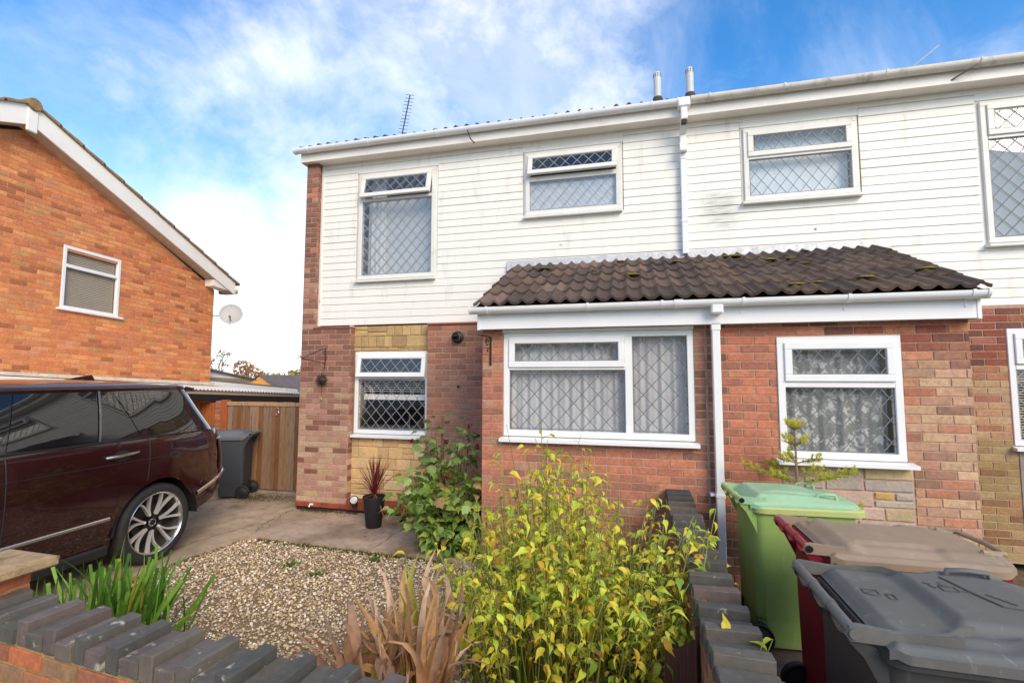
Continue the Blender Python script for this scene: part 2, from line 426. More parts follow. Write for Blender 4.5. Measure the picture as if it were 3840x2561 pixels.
# ------------------------------------------------------------------ ground, road, drive
asphalt = mat('asphalt', S(80, 80, 82), rough=.9, var=.15, scale=60, bump=.4)
soil = mat('soil', S(112, 92, 70), rough=1, var=.3, scale=14, bump=.6, bscale=40)
conc = mat('concrete_drive', S(176, 154, 128), rough=.92, var=.16, scale=7, bump=.6, bscale=60, var2=.28, scale2=1.3, tint=S(112, 100, 62), tscale=1.9, tlo=.53, thi=.72)
conc2 = mat('concrete_path', S(182, 158, 136), rough=.92, var=.18, scale=10, bump=.8, bscale=70, var2=.25, scale2=1.6, tint=S(120, 98, 74), tscale=1.8, tlo=.48, thi=.72)
g = MB(); g.box(-420, 420, -420, 420, -1.3, -1.2); struct('ground', g, mat('far_ground', S(96, 104, 62), rough=1, var=.25, scale=.4), 'low lying ground reaching away behind the houses', 'ground')
g = MB(); g.box(-4.9, 16, -1.6, 14, -1.0, -.085); struct('garden_soil', g, soil, 'brown garden soil under the gravel and plants', 'soil')
def edge_poly(mb, pts, z0, z1):
    mb.prism(pts, z0, z1, 'z'); return mb
# concrete drive beside the house, its edge runs along the gravel
g = MB(); edge_poly(g, [(-12, 1.0), (-4.30, 1.0), (-4.46, 2.6), (-4.53, 3.5), (-4.49, 4.1), (-4.44, 4.5), (-4.36, 4.92), (-4.05, 5.2), (-3.9, 6.0), (-4.62, 6.0), (-4.62, 12.5), (-12, 12.5)], -.5, -.012)
struct('driveway', g, conc, 'stained concrete driveway under the dark red car', 'driveway')
# raised path slab along the house
r_ = random.Random(3); fr = []
for i in range(27):
    x = -4.40 + i * .111; fr.append((x, 4.88 - .05 * max(0, x + 4.3) + r_.uniform(-.012, .012)))
g = MB(); edge_poly(g, fr + [(-1.48, 4.7), (-1.48, 6.0), (-3.84, 6.0), (-3.84, 6.1), (-4.0, 6.02), (-4.3, 5.2)], -.3, .0)
struct('path', g, conc2, 'pinkish concrete path slab along the front of the house', 'path')
g = MB(); edge_poly(g, [(.5, 1.25), (6.4, 1.25), (6.4, 4.7), (.5, 4.7)], -.3, -.02)
struct('bin_yard', g, mat('yard_paving', S(96, 76, 64), rough=.9, var=.2, scale=10, bump=.4), 'dull paved strip under the wheelie bins', 'yard')
g = MB(); g.box(-30, 30, -1.55, 1.32, -.25, -.02); struct('pavement', g, mat('pavement_grey', S(150, 146, 140), rough=.9, var=.12, scale=12, bump=.3), 'grey pavement outside the front garden wall', 'pavement')
g = MB(); g.box(-60, 60, -9.5, -1.55, -.4, -.14); struct('road', g, asphalt, 'dark asphalt road behind the pavement', 'road')
ck = mat('crack_dark', S(70, 60, 50), rough=1, var=.2)
rk_ = random.Random(77)
for pts, zz in (([(-4.36, 4.92), (-4.55, 5.3), (-4.62, 5.75), (-4.63, 6.0)], -.0085), ([(-4.9, 3.2), (-4.8, 4.6), (-4.62, 5.3)], -.0085), ([(-7.5, 6.3), (-6.2, 6.2), (-4.63, 6.16)], -.0085), ([(-2.75, 4.82), (-2.72, 5.4), (-2.66, 5.98)], .0035)):
    m = MB(); P_ = []
    for (xa, ya), (xb, yb) in zip(pts, pts[1:]):
        for k in range(9): t = k / 9; P_.append((xa + (xb - xa) * t + rk_.gauss(0, .012), ya + (yb - ya) * t + rk_.gauss(0, .008)))
    vs = []
    for k, (x, y) in enumerate(P_): wd = rk_.uniform(.002, .006); vs += [(x - wd, y, zz), (x + wd, y + wd * .5, zz)]
    m.add(vs, [(2 * k, 2 * k + 1, 2 * k + 3, 2 * k + 2) for k in range(len(P_) - 1)])
    m.build('crack', ck, bpy.data.objects['path' if zz > 0 else 'driveway'], fix=False)
moss_m = mat('moss', S(128, 116, 48), rough=1, var=.4, scale=60, bump=1, bscale=120)

# ------------------------------------------------------------------ the pair of houses
F, BY = 6.0, 4.67
HL = thing('terraced_house', (-2.0, 6.0, 0), 'white boarded end terrace house with brick corner pier and stone panel, left of the downpipe', 'house')
HR = thing('terraced_house', (3.2, 6.0, 0), 'weathered white boarded terrace house at the right edge, right of the downpipe', 'house')
XJ = .665
D_ = S(116, 76, 64); D2 = S(138, 92, 78); MID = S(166, 116, 98); PK = S(184, 140, 122); BUFF = S(200, 168, 138); YB = S(196, 172, 124); OR = S(210, 132, 98); RED = S(196, 120, 94); RD = S(164, 102, 84); PB = S(204, 160, 130); MOS = S(150, 130, 66); DK = S(98, 56, 50)
rb = random.Random(5)
WASH = S(186, 142, 108)
def pick(*ws):
    t = rb.random() * sum(x[0] for x in ws); tot = sum(x[0] for x in ws); mean = tuple(sum(x[0] * x[1][k] for x in ws) / tot for k in range(3)) + (1,); c = ws[-1][1]
    for wgt, cc_ in ws:
        t -= wgt
        if t <= 0: c = cc_; break
    return jit(lerpc(lerpc(c, mean, .12), WASH, .14), .09, rb)
def c_pier(u, z):
    t = min(1, max(0, (z + rb.uniform(-.35, .35) - .9) / 1.1)); 
    if z > 2.55:
        t2 = min(1, max(0, (z - 2.6) / 1.6))
        return pick((1.2 * (1 - t2) + .3, PK), (.8, MID), (.9 + t2, D2), (.5 + .8 * t2, D_), (.12, RED))
    if rb.random() < .10: return jit(D2, .1, rb)
    return lerpc(pick((1.6, PK), (1.3, BUFF), (.35, YB), (.3, MID)), pick((1.6, D2), (1.3, D_), (1, MID), (.4, RD)), t)
def c_main(u, z):
    t = min(1, max(0, (z - 1.2 + rb.uniform(-.3, .3)) / 1.2))
    return lerpc(pick((1.2, PK), (1, S(190, 130, 105)), (.5, MID)), pick((1.0, MID), (1.2, D2), (.8, S(178, 116, 92)), (.5, D_), (.3, RD)), t)
def c_bayl(u, z):
    if u > .56: return pick((1.4, D2), (1, MID), (1, D_), (.5, S(150, 110, 90)))
    if z > 1.22: return pick((1.3, OR), (1, RED), (1, S(186, 122, 94)), (.7, RD), (.6, S(182, 136, 110)), (.4, S(148, 100, 80)))
    return pick((1.2, RED), (.9, OR), (.9, S(176, 114, 90)), (.8, RD), (.7, S(150, 100, 82)), (.5, S(180, 136, 112)))
def c_bayr(u, z):
    if u < .80: return pick((1.4, D2), (1, D_), (.7, MID))
    if u < 1.3: return pick((1.5, S(202, 120, 90)), (1, RED), (.8, RD), (.5, S(196, 120, 88))) if z > .5 else pick((1, D2), (1, D_), (.5, RD))
    t = min(1, max(0, (u - 2.0 + rb.uniform(-.1, .1)) / .45)) * min(1, max(0, (2.12 - z) / .25))
    return lerpc(pick((1.2, RD), (1, OR), (.9, S(140, 66, 52)), (.6, S(190, 120, 80)), (.4, DK)), pick((2, PB), (1.2, S(206, 172, 134)), (.6, S(196, 128, 98)), (.5, S(150, 112, 92))), t)
def c_mainr(u, z):
    if z > 2.0: return pick((1.6, S(136, 60, 46)), (1, RD), (.6, S(156, 96, 60)), (.4, DK))
    if z > 1.2: return pick((1.4, S(190, 160, 120)), (1, S(186, 146, 108)), (.5, S(170, 112, 80)), (.3, RD))
    return pick((1.4, S(172, 150, 104)), (1, S(152, 132, 82)), (.7, S(160, 122, 80)), (.5, S(132, 98, 62)))

# openings on the first floor and ground floor
W1 = (-3.80, -2.61, 3.235, 4.79); W2 = (-1.325, -.09, 3.975, 4.83); W3 = (1.355, 2.54, 3.94, 4.83); W4 = (3.72, 4.95, 3.275, 4.835)
GW = (-3.80, -2.668, 1.06, 2.20); GR = (3.755, 4.95, 1.165, 2.35)
BWL = (-1.245, .563, 1.265, 2.29); BWR = (1.25, 2.19, 1.155, 2.2)

# --- left house brickwork
P1 = core(MB(), -4.63, -3.83, .10, 2.53, F + .005, F + .3).build('wall', mortar, HL)
lay(P1, (0, F), 0, -4.63, -3.825, .10, 2.53, colf=c_pier)
lay(P1, (-3.825, F), R(90), 0, .105, .10, 2.53, colf=c_pier)
P2 = core(MB(), -4.63, -4.435, 2.53, 5.0, F + .005, F + .3).build('wall', mortar, HL)
lay(P2, (0, F), 0, -4.63, -4.43, 2.53, 5.005, colf=c_pier, blen=.2, start=0)
lay(P2, (-4.43, F), R(90), 0, .11, 2.53, 5.005, colf=c_pier, blen=.11)
P3 = core(MB(), -2.66, -1.47, .08, 2.54, F + .005, F + .3).build('wall', mortar, HL)
lay(P3, (0, F), 0, -2.665, -1.47, .08, 2.54, colf=c_main)
opl = [(BWL[0], BWL[1], BWL[2] - .05, BWL[3] + .06)]
P4 = core(MB(), -1.465, XJ, -.02, 2.36, BY + .005, BY + .2, opl).build('wall', mortar, HL)
lay(P4, (0, BY), 0, -1.47, XJ - .006, -.02, 2.36, opl, colf=c_bayl)
# plain side returns, rear and gable shell, hidden from the pavement
side_m = mat('brick_side', S(150, 96, 80), rough=.95, var=.25, scale=12, bump=.4)
m = MB(); m.box(-1.465, -1.25, BY + .2, F + .02, -.02, 2.45); m.box(-4.628, -4.4, F + .3, 12.8, 0, 5.0); m.box(-4.4, XJ, 12.6, 12.8, 0, 5.0); m.box(-4.4, -3.83, F + .29, F + .34, 0, 2.5)
m.build('side_wall', side_m, HL)
m = MB(); m.box(2.46, 2.675, BY + .2, F + .02, -.02, 2.45); m.box(XJ, 6.3, 12.6, 12.8, 0, 5.0); m.box(6.1, 6.3, F + .3, 12.6, 0, 5.0); m.box(XJ - .05, XJ + .05, BY + .2, F + .3, -.02, 2.40); m.box(XJ - .05, XJ + .05, F + .3, 12.6, -.02, 4.98)
m.build('side_wall', side_m, HR)
# plinth, red painted lip and dark damp course under the pier and the panel
red_p = mat('red_plinth', S(158, 78, 54), rough=.7, var=.25, scale=8, tint=S(92, 56, 44), tscale=6, tlo=.5, thi=.75)
for q in ((-4.64, -3.83, F - .012, F + .2, .035, .10), (-3.835, -2.66, F - .005, F + .25, .03, .15), (-2.66, -1.5, F - .012, F + .2, .03, .085)): MB().box(*q, .006).build('plinth', red_p, HL)
MB().box(-4.625, -1.5, F + .012, F + .2, -.2, .04).build('damp_course', mat('damp_black', S(52, 42, 38), rough=.9, var=.3), HL)
for q in ((-4.44, -3.82, F - .012, F + .2, 2.528, 2.556), (-2.665, -1.47, F - .02, F + .2, 2.542, 2.57)): MB().box(*q, .008).build('tile_ledge', mat('red_tile', S(150, 92, 72), rough=.8, var=.2, scale=20), HL)
# --- reconstituted stone panel round the ground floor window, block by block
stone_m = mat('stone_block', src='obj', rough=.95, var=.12, scale=30, bump=.6, bscale=55, var2=.1, scale2=6)
def stone_block(parent, x0, x1, z0, z1, y, c, k):
    m = MB().box(x0, x1, y, y + .05, z0, z1, .007); r = random.Random(k)
    m.v = [(a + r.uniform(-.002, .002), b + (r.uniform(-.006, .003) if b < y + .03 else 0), d + r.uniform(-.002, .002)) for a, b, d in m.v]
    return m.build('stone_block', stone_m, parent, fix=False, color=c)
YP = F + .105
pan = core(MB(), -3.85, -2.655, .15, 2.565, YP + .012, YP + .2, [(GW[0] - .02, GW[1] + .01, GW[2] - .04, GW[3])]).build('stone_panel', mat('stone_joint', S(172, 140, 92), rough=1, var=.15, scale=25), HL)
def ashlar(parent, x0, x1, z0, z1, y, cf, seed, rows=(.13, .16)):
    r = random.Random(seed); z = z1; k = seed * 100
    while z > z0 + .03:
        h = min(r.uniform(*rows), z - z0)
        if z - h - z0 < .05: h = z - z0
        x = x0
        while x < x1 - .01:
            wd = r.choice((.12, .16, .22, .30))
            if x + wd > x1 - .07: wd = x1 - x
            k += 1; cut = r.random()
            if cut < .42 and wd > .14:
                hh = h * r.uniform(.35, .62)
                stone_block(parent, x + .003, x + wd - .003, z - hh + .003, z - .003, y, cf(r), k); k += 1
                stone_block(parent, x + .003, x + wd - .003, z - h + .003, z - hh - .003, y, cf(r), k)
            else: stone_block(parent, x + .003, x + wd - .003, z - h + .003, z - .003, y, cf(r), k)
            x += wd
        z -= h
ashlar(pan, -3.848, -2.668, .155, 1.015, YP, lambda r: jit(r.choice((S(226, 190, 138), S(220, 182, 128), S(232, 200, 152), S(214, 178, 128))), .07, r), 4)
ashlar(pan, -3.848, -2.668, 2.21, 2.565, YP, lambda r: jit(r.choice((S(198, 164, 114), S(186, 154, 106), S(206, 174, 120), S(176, 146, 102))), .08, r), 9)
MB().box(-3.858, -3.835, YP - .09, YP, .15, 2.57).build('edge_trim', upvc_dirty, HL)

# --- right house brickwork
opr = [(BWR[0], BWR[1], BWR[2] - .045, BWR[3])]
P5 = core(MB(), XJ + .002, 2.675, -.02, 2.36, BY + .006, BY + .2, opr).build('wall', mortar, HR)
lay(P5, (0, BY), 0, XJ + .006, 2.68, -.02, 2.36, opr + [(1.25, 2.235, -.1, 1.115)], colf=c_bayr, start=.06)
stp = MB().box(1.255, 2.23, BY + .004, BY + .06, -.02, 1.11).build('stone_panel', mat('stone_joint_pink', S(196, 160, 140), rough=1, var=.15, scale=25), HR)
rs = random.Random(12); k = 900
PG, GY, BF_, PKS, YW = S(190, 166, 148), S(178, 166, 152), S(196, 174, 132), S(200, 172, 152), S(206, 168, 104)
SL = [(1.255, 1.58, 1.0, 1.105, PG), (1.585, 1.868, .905, 1.105, GY), (1.875, 2.23, 1.0, 1.105, BF_), (1.255, 1.42, .905, .995, PKS), (1.425, 1.58, .905, .995, GY), (1.875, 2.23, .905, .995, GY),
      (1.255, 1.60, .838, .90, GY), (1.605, 1.935, .775, .90, PKS), (1.94, 2.085, .838, .90, YW), (2.09, 2.23, .838, .90, GY), (1.255, 1.60, .70, .833, PG), (1.94, 2.23, .775, .833, S(190, 180, 160))]
zz = .77
while zz > .02:
    hgt = rs.choice((.07, .10, .13)); xa = 1.255 if zz < .69 else 1.605
    while xa < 2.2:
        wd = rs.choice((.17, .24, .32)); wd = 2.23 - xa if xa + wd > 2.12 else wd
        SL.append((xa, xa + wd - .005, max(-.015, zz - hgt), zz, rs.choice((PG, GY, BF_, PKS)))); xa += wd
    zz -= hgt + .005
for (xa, xb, za, zb, cc) in SL:
    k += 1; stone_block(stp, xa + .004, xb - .004, za + .004, zb - .004, BY - .006, jit(cc, .05, rs), k)
P6 = core(MB(), 2.6, 6.3, 0, 2.6, F + .005, F + .3, [(GR[0], GR[1], GR[2] - .03, GR[3])]).build('wall', mortar, HR)
lay(P6, (0, F), 0, 2.66, 5.6, .02, 2.57, [(GR[0], GR[1], GR[2] - .03, GR[3]), (3.79, 5.0, -.1, GR[2])], colf=c_mainr)
MB().box(3.79, 5.0, F - .004, F + .1, 0, GR[2] - .05).build('render_panel', mat('grey_render', S(150, 142, 128), rough=.95, var=.15, scale=9, bump=.5), HR)
finish_bricks(HL); finish_bricks(HR)

# --- white shiplap boards
pitch = (5.03 - 2.585) / 24
bp = MB(); prof = [(.02, 0), (-.010, 0), (-.0135, .003), (-.0135, .012), (-.0115, pitch - .012), (-.008, pitch - .006), (.002, pitch - .002), (.004, pitch + .004), (.02, pitch + .004)]
bp.prism(prof, 0, 1, 'x'); BOARD = bp.mesh('board', siding_m)
def board_mat_r():
    # old green-black algae streaks on the weathered boards below the gutter joint
    m = siding_m.copy(); m.name = 'siding_white_algae'; t = m.node_tree; L = t.links; b = t.nodes['Principled BSDF']; src = b.inputs['Base Color'].links[0].from_socket
    g_ = t.nodes.new('ShaderNodeNewGeometry'); mp = t.nodes.new('ShaderNodeMapping'); mp.inputs['Location'].default_value = (-1.10 / .50, 0, -3.86 / .50); mp.inputs['Scale'].default_value = (1 / .50, 0, 1 / .50); L.new(g_.outputs['Position'], mp.inputs[0])
    ln = t.nodes.new('ShaderNodeVectorMath'); ln.operation = 'LENGTH'; L.new(mp.outputs[0], ln.inputs[0])
    rr = t.nodes.new('ShaderNodeMapRange'); L.new(ln.outputs['Value'], rr.inputs[0]); rr.inputs[1].default_value = .2; rr.inputs[2].default_value = 1.1; rr.inputs[3].default_value = .42; rr.inputs[4].default_value = 0
    mp2 = t.nodes.new('ShaderNodeMapping'); mp2.inputs['Scale'].default_value = (2.6, 3, 24); L.new(g_.outputs['Position'], mp2.inputs[0])
    nn = t.nodes.new('ShaderNodeTexNoise'); nn.inputs['Scale'].default_value = 2.2; nn.inputs['Detail'].default_value = 7; nn.inputs['Roughness'].default_value = .7; L.new(mp2.outputs[0], nn.inputs['Vector'])
    ad = t.nodes.new('ShaderNodeMath'); ad.operation = 'ADD'; L.new(nn.outputs['Fac'], ad.inputs[0]); L.new(rr.outputs[0], ad.inputs[1])
    r3 = t.nodes.new('ShaderNodeMapRange'); L.new(ad.outputs[0], r3.inputs[0]); r3.inputs[1].default_value = .74; r3.inputs[2].default_value = 1.05; r3.inputs[3].default_value = 0; r3.inputs[4].default_value = .5
    mx_ = t.nodes.new('ShaderNodeMix'); mx_.data_type = 'RGBA'; L.new(r3.outputs[0], mx_.inputs[0]); L.new(src, mx_.inputs[6]); mx_.inputs[7].default_value = S(104, 102, 84); L.new(mx_.outputs[2], b.inputs['Base Color'])
    return m
bp2 = MB(); bp2.prism(prof, 0, 1, 'x'); BOARD_R = bp2.mesh('board', board_mat_r())
YS = F + .105
gap_m = mat('siding_backing', S(150, 144, 134), rough=.9, var=.1)
sdl = core(MB(), -4.43, XJ, 2.59, 5.03, YS + .012, YS + .1, [W1, W2]).build('siding', gap_m, HL)
sdr = core(MB(), XJ + .001, 6.3, 2.59, 5.03, YS + .012, YS + .1, [W3, W4]).build('siding', mat('siding_backing_dirty', S(64, 60, 52), rough=.9, var=.4, scale=6), HR)
tw = .035
for (par, mesh_, xa, xb, wins) in ((sdl, BOARD, -4.395, XJ - .005, [W1, W2]), (sdr, BOARD_R, XJ + .005, 6.3, [W3, W4])):
    rj = random.Random(4)
    for i in range(24):
        z0 = 2.585 + i * pitch
        iv = minus([(xa, xb)], [(q[0] - tw, q[1] + tw) for q in wins if q[2] - tw < z0 + pitch * .8 and q[3] + tw > z0 + pitch * .2])
        for a, b in iv: link('board', mesh_, par, (a + .002, YS + rj.uniform(-.0025, .001), z0 + rj.uniform(-.0015, .0015)), (rj.uniform(-.012, .012), 0, rj.uniform(-.0006, .0006)), (b - a - .004, 1, 1))
for (par, wins) in ((sdl, [W1, W2]), (sdr, [W3, W4])):
    for q in wins:
        kt = math.ceil((q[3] + tw - 2.585) / pitch - .2); kb = math.floor((q[2] - tw - 2.585) / pitch + .2)
        zt = 2.585 + kt * pitch; zb = 2.585 + kb * pitch
        if zt > q[3] + tw: MB().box(q[0] - tw, q[1] + tw, YS - .012, YS + .02, q[3] + .02, zt + .006).build('board', siding_m, par)
        if zb < q[2] - tw: MB().box(q[0] - tw, q[1] + tw, YS - .0122, YS + .02, zb - .006, q[2] - .02).build('board', siding_m, par)
MB().box(-4.43, -4.392, YS - .03, YS + .02, 2.575, 5.03, .004).build('edge_trim', upvc_dirty, HL)
MB().box(XJ - .01, XJ + .015, YS - .026, YS + .01, 2.58, 5.03, .003).build('cover_strip', upvc_dirty, HR)
m = MB(); m.box(2.6, 6.3, YS - .03, YS + .05, 2.555, 2.60, .005); m.build('drip_trim', gut_old, HR)
MB().box(-.87, -.83, YS - .022, YS - .008, 3.55, 3.58, .004).build('cable_cover', upvc_dirty, HL)
MB().lathe([(.0, 0), (.012, .003), (.014, .012)], 12, Matrix.Translation((2.09, YS - .026, 3.55)) @ Matrix.Rotation(R(-90), 4, 'X')).build('vent_cap', mat('grey_cap', S(170, 170, 168)), HR)
# --- eaves
def gutter(house, x0, x1, yc, zt, r, m, brk, joints=(), stops=(True, True)):
    prof = []; n = 12
    for i in range(n + 1):
        a = math.pi * i / n; prof.append((yc - r * math.cos(a), zt - .012 - r * math.sin(a) * .9))
    prof = [(yc - r, zt)] + prof + [(yc + r, zt), (yc + r - .005, zt)]
    for i in range(n, -1, -1):
        a = math.pi * i / n; prof.append((yc - (r - .006) * math.cos(a), zt - .012 - (r - .006) * math.sin(a) * .9))
    prof.append((yc - r + .005, zt))
    gt = MB().prism(prof, x0, x1, 'x').build('gutter', m, house, smooth=True, sharp=40)
    for j, (x, wd) in enumerate([(b, .022) for b in brk] + [(b, .075) for b in joints] + ([(x0, .02)] if stops[0] else []) + ([(x1, .02)] if stops[1] else [])):
        pr = []
        for i in range(n + 1):
            a = math.pi * i / n; pr.append((yc - (r + .006) * math.cos(a), zt - .012 - (r + .006) * math.sin(a) * .9))
        pr = [(yc - r - .006, zt + .006)] + pr + [(yc + r + .006, zt + .006)]
        b = MB().prism(pr, x - wd / 2, x + wd / 2, 'x')
        if wd < .021 and j >= len(brk) + len(joints): b.build('stop_end', m, gt)
        else:
            if wd < .03: b.box(x - wd / 2, x + wd / 2, yc + r, yc + r + .05, zt - .12, zt - .03)
            b.build('bracket' if wd < .03 else 'union', m, gt)
    return gt
for (H_, xa, xb, fm_) in ((HL, -4.665, XJ, fascia_m), (HR, XJ, 6.4, fascia_m)):
    MB().box(xa, xb, 5.90, 5.925, 4.985, 5.17).build('fascia', fm_, H_)
    MB().box(xa + .001, xb, 5.925, 6.16, 4.992, 5.002).build('soffit', fascia_m, H_)
MB().box(-4.665, -4.64, 5.925, 6.4, 4.98, 5.17).build('fascia_end', upvc_dirty, HL)
gutter(HL, -4.72, .60, 5.845, 5.155, .056, gut_new, [-4.5, -2.5, -1.4, -.55, .3], [-3.55])
gutter(HR, .74, 6.5, 5.845, 5.165, .058, gut_old, [.95, 1.75, 2.75, 3.6, 4.5], [], (False, True))
MB().box(.595, .735, 5.785, 5.905, 5.05, 5.168, .012).build('gutter_outlet', gut_new, HL)
m = MB(); m.tube([(-2.05, 5.80, 5.10), (-2.02, 5.84, 5.0), (-1.98, 5.9, 4.96)], .008, 6); m.build('gutter_strap', black_m, HL)
m = MB(); m.tube([(3.38, 5.9, 5.02), (3.52, 5.80, 5.08), (3.56, 5.79, 5.1)], .009, 6); m.build('gutter_strap', mat('strap_grey', S(120, 112, 98)), HR)
# upper downpipe: outlet, offset shoe and pipe dropping to the porch roof
dp = MB(); dp.box(.625, .70, 5.80, 5.875, 4.90, 5.06, .008); dp = dp.build('downpipe', gut_new, HL)
m = MB(); m.prism([(5.80, 4.955), (5.88, 4.955), (5.995, 4.86), (5.995, 4.80), (5.97, 4.80), (5.82, 4.90)], .628, .698, 'x'); m.build('offset_bend', gut_new, dp)
m = MB(); m.box(.632, .694, 5.82, 5.88, 4.86, 4.90, .004); m.build('dark_joint', black_m, dp)
m = MB(); m.box(.627, .697, 5.985, 6.055, 4.62, 4.86, .006); m.prism([(5.985, 4.70), (5.93, 4.62), (5.93, 4.58), (6.05, 4.58), (6.05, 4.70)], .622, .702, 'x'); m.build('pipe_shoe', gut_new, dp)
m = MB(); m.box(.629, .697, 6.01, 6.075, 3.33, 4.60, .006); m.box(.625, .701, 6.005, 6.08, 4.50, 4.585, .006); m.box(.625, .701, 6.005, 6.08, 3.72, 3.76, .004); m.build('lower_pipe', gut_new, dp)

# --- porch roof, flashing, fascia, gutter and lower downpipe
tile_m = mat('roof_tile', src='obj', rough=.85, var=.22, scale=26, bump=.5, bscale=90, tint=S(150, 142, 128), tscale=34, tlo=.66, thi=.74)
def tile_mesh(wd, ln, name='tile'):
    def zf(x):
        t = (x / wd * 2) % 1.0
        return .034 * math.exp(-((t - .5) / .19) ** 2) + .004
    n = 18; vs = []
    for j, yy in enumerate((0, ln)):
        for i in range(n + 1): vs.append((i / n * wd, yy, zf(i / n * wd)))
    for i in range(n + 1): vs.append((i / n * wd, 0, zf(i / n * wd) - .026))
    for i in range(n + 1): vs.append((i / n * wd, ln, zf(i / n * wd) - .018))
    fs = [(i, i + 1, n + 2 + i, n + 1 + i) for i in range(n)] + [(2 * n + 2 + i, 2 * n + 3 + i, i + 1, i) for i in range(n)] + [(0, n + 1, 3 * n + 3, 2 * n + 2), (n, 3 * n + 2, 4 * n + 3, 2 * n + 1)]
    m = MB().add(vs, fs); return m.mesh(name, tile_m, smooth=True, sharp=50, fix=False)
ys0, zs0, ys1, zs1 = 4.42, 2.535, 6.03, 3.275
sl_a = math.atan2(zs1 - zs0, ys1 - ys0); sl_L = math.hypot(zs1 - zs0, ys1 - ys0)
m = MB(); m.prism([(ys0 + .05, zs0 - .02), (ys1, zs1 - .02), (ys1, zs1 - .06), (ys0 + .05, zs0 - .06)], -1.49, XJ, 'x'); pr_l = m.build('porch_roof', mat('roof_felt', S(50, 44, 40), rough=1), HL)
m = MB(); m.prism([(ys0 + .05, zs0 - .02), (ys1, zs1 - .02), (ys1, zs1 - .06), (ys0 + .05, zs0 - .06)], XJ + .001, 2.71, 'x'); pr_r = m.build('porch_roof', MATS['roof_felt'], HR)
ncol, nrow = 15, 5; tw_ = (2.70 + 1.485) / ncol; gg = sl_L / nrow
TILE = tile_mesh(tw_ + .004, gg + .07)
rt = random.Random(8)
for r in range(nrow):
    for c in range(ncol):
        x = -1.485 + c * tw_; d = r * gg
        cc = jit(rt.choice((S(92, 74, 62), S(84, 68, 58), S(100, 80, 66), S(76, 62, 54))), .1, rt)
        if rt.random() < .05: cc = S(118, 96, 84)
        link('tile', TILE, pr_l if x + tw_ / 2 < XJ else pr_r, (x, ys0 + math.cos(sl_a) * d - math.sin(sl_a) * .012, zs0 + math.sin(sl_a) * d + .022 + rt.uniform(-.003, .003)), (sl_a - .062 + rt.uniform(-.006, .006), 0, rt.uniform(-.004, .004)), None, cc)
foil = mat('lead_flashing_foil', S(196, 196, 194), rough=.45, metal=.25, var=.12, scale=14, bump=1.0, bscale=24)
def flash(t, s):
    x = -1.57 + t * (2.80 + 1.57); z = 3.265 + s * .115; y = YS - .03 - (1 - s) * .035 + .008 * mnoise.noise((x * 9, s * 3, 0)) + .005 * mnoise.noise((x * 30, s * 8, 2))
    return (x, y, z - .02 * (1 - s))
MB().sheet(flash, 160, 5).build('flashing', foil, HL, smooth=True, sharp=180, fix=False)
for (H_, xa, xb) in ((HL, -1.475, XJ), (HR, XJ + .0005, 2.69)):
    m = MB(); m.box(xa, xb, 4.55, 4.572, 2.318, 2.50); m.box(xa + .002, xb - .002, 4.572, BY + .02, 2.322, 2.332); m.build('porch_fascia', upvc, H_)
MB().box(-1.482, -1.455, 4.545, F, 2.312, 2.52).build('fascia_end', upvc, HL); MB().box(2.672, 2.70, 4.545, F, 2.312, 2.52).build('fascia_end', upvc, HR)
m = MB(); m.box(-1.25, .565, BY - .03, BY + .03, 2.29, 2.318, .004); m.build('head_trim', fascia_m, HL)
gutter(HL, -1.53, XJ, 4.49, 2.525, .054, gut_new, [-1.36, -.38, .28], [.42], (True, False))
gutter(HR, XJ + .001, 2.70, 4.49, 2.525, .054, gut_new, [.95, 1.75, 2.60], [], (False, True))
dp = MB(); dp.box(.69, .79, 4.45, 4.56, 2.40, 2.505, .012); dp.box(.705, .773, 4.555, 4.62, .17, 2.42, .006); dp.box(.70, .778, 4.55, 4.625, 2.26, 2.33, .006); dp = dp.build('downpipe', gut_new, HR)
m = MB(); m.box(.70, .778, 4.55, 4.626, .80, .835, .004); m.box(.66, .70, 4.59, 4.67, .805, .83, .004); m.build('pipe_clip', gut_new, dp)

# --- main roof: two near courses of tiles, the plain slope beyond is out of sight
ra = R(22)
MT = tile_mesh(.305, .42, 'tile')
for (H_, xa, xb, s_) in ((HL, -4.70, XJ, 1), (HR, XJ, 6.35, 2)):
    y2 = 9.35; m = MB(); m.prism([(5.93, 5.14), (y2, 5.14 + (y2 - 5.93) * math.tan(ra)), (12.95, 5.14), (12.95, 5.10), (5.93, 5.10)], xa + .02, xb, 'x')
    rf = m.build('roof', mat('roof_slope', S(78, 66, 58), rough=.9, var=.2), H_)
    rt = random.Random(s_); x = xa
    while x < xb - .1:
        for r in range(2): link('tile', MT, rf, (x, 5.83 + r * .34 * math.cos(ra), (5.160 if s_ == 1 else 5.145) + r * .34 * math.sin(ra) + rt.uniform(-.010, .010)), (ra - .04 + rt.uniform(-.02, .02), 0, rt.uniform(-.006, .006)), None, jit(S(84, 70, 62), .15, rt))
        x += .30

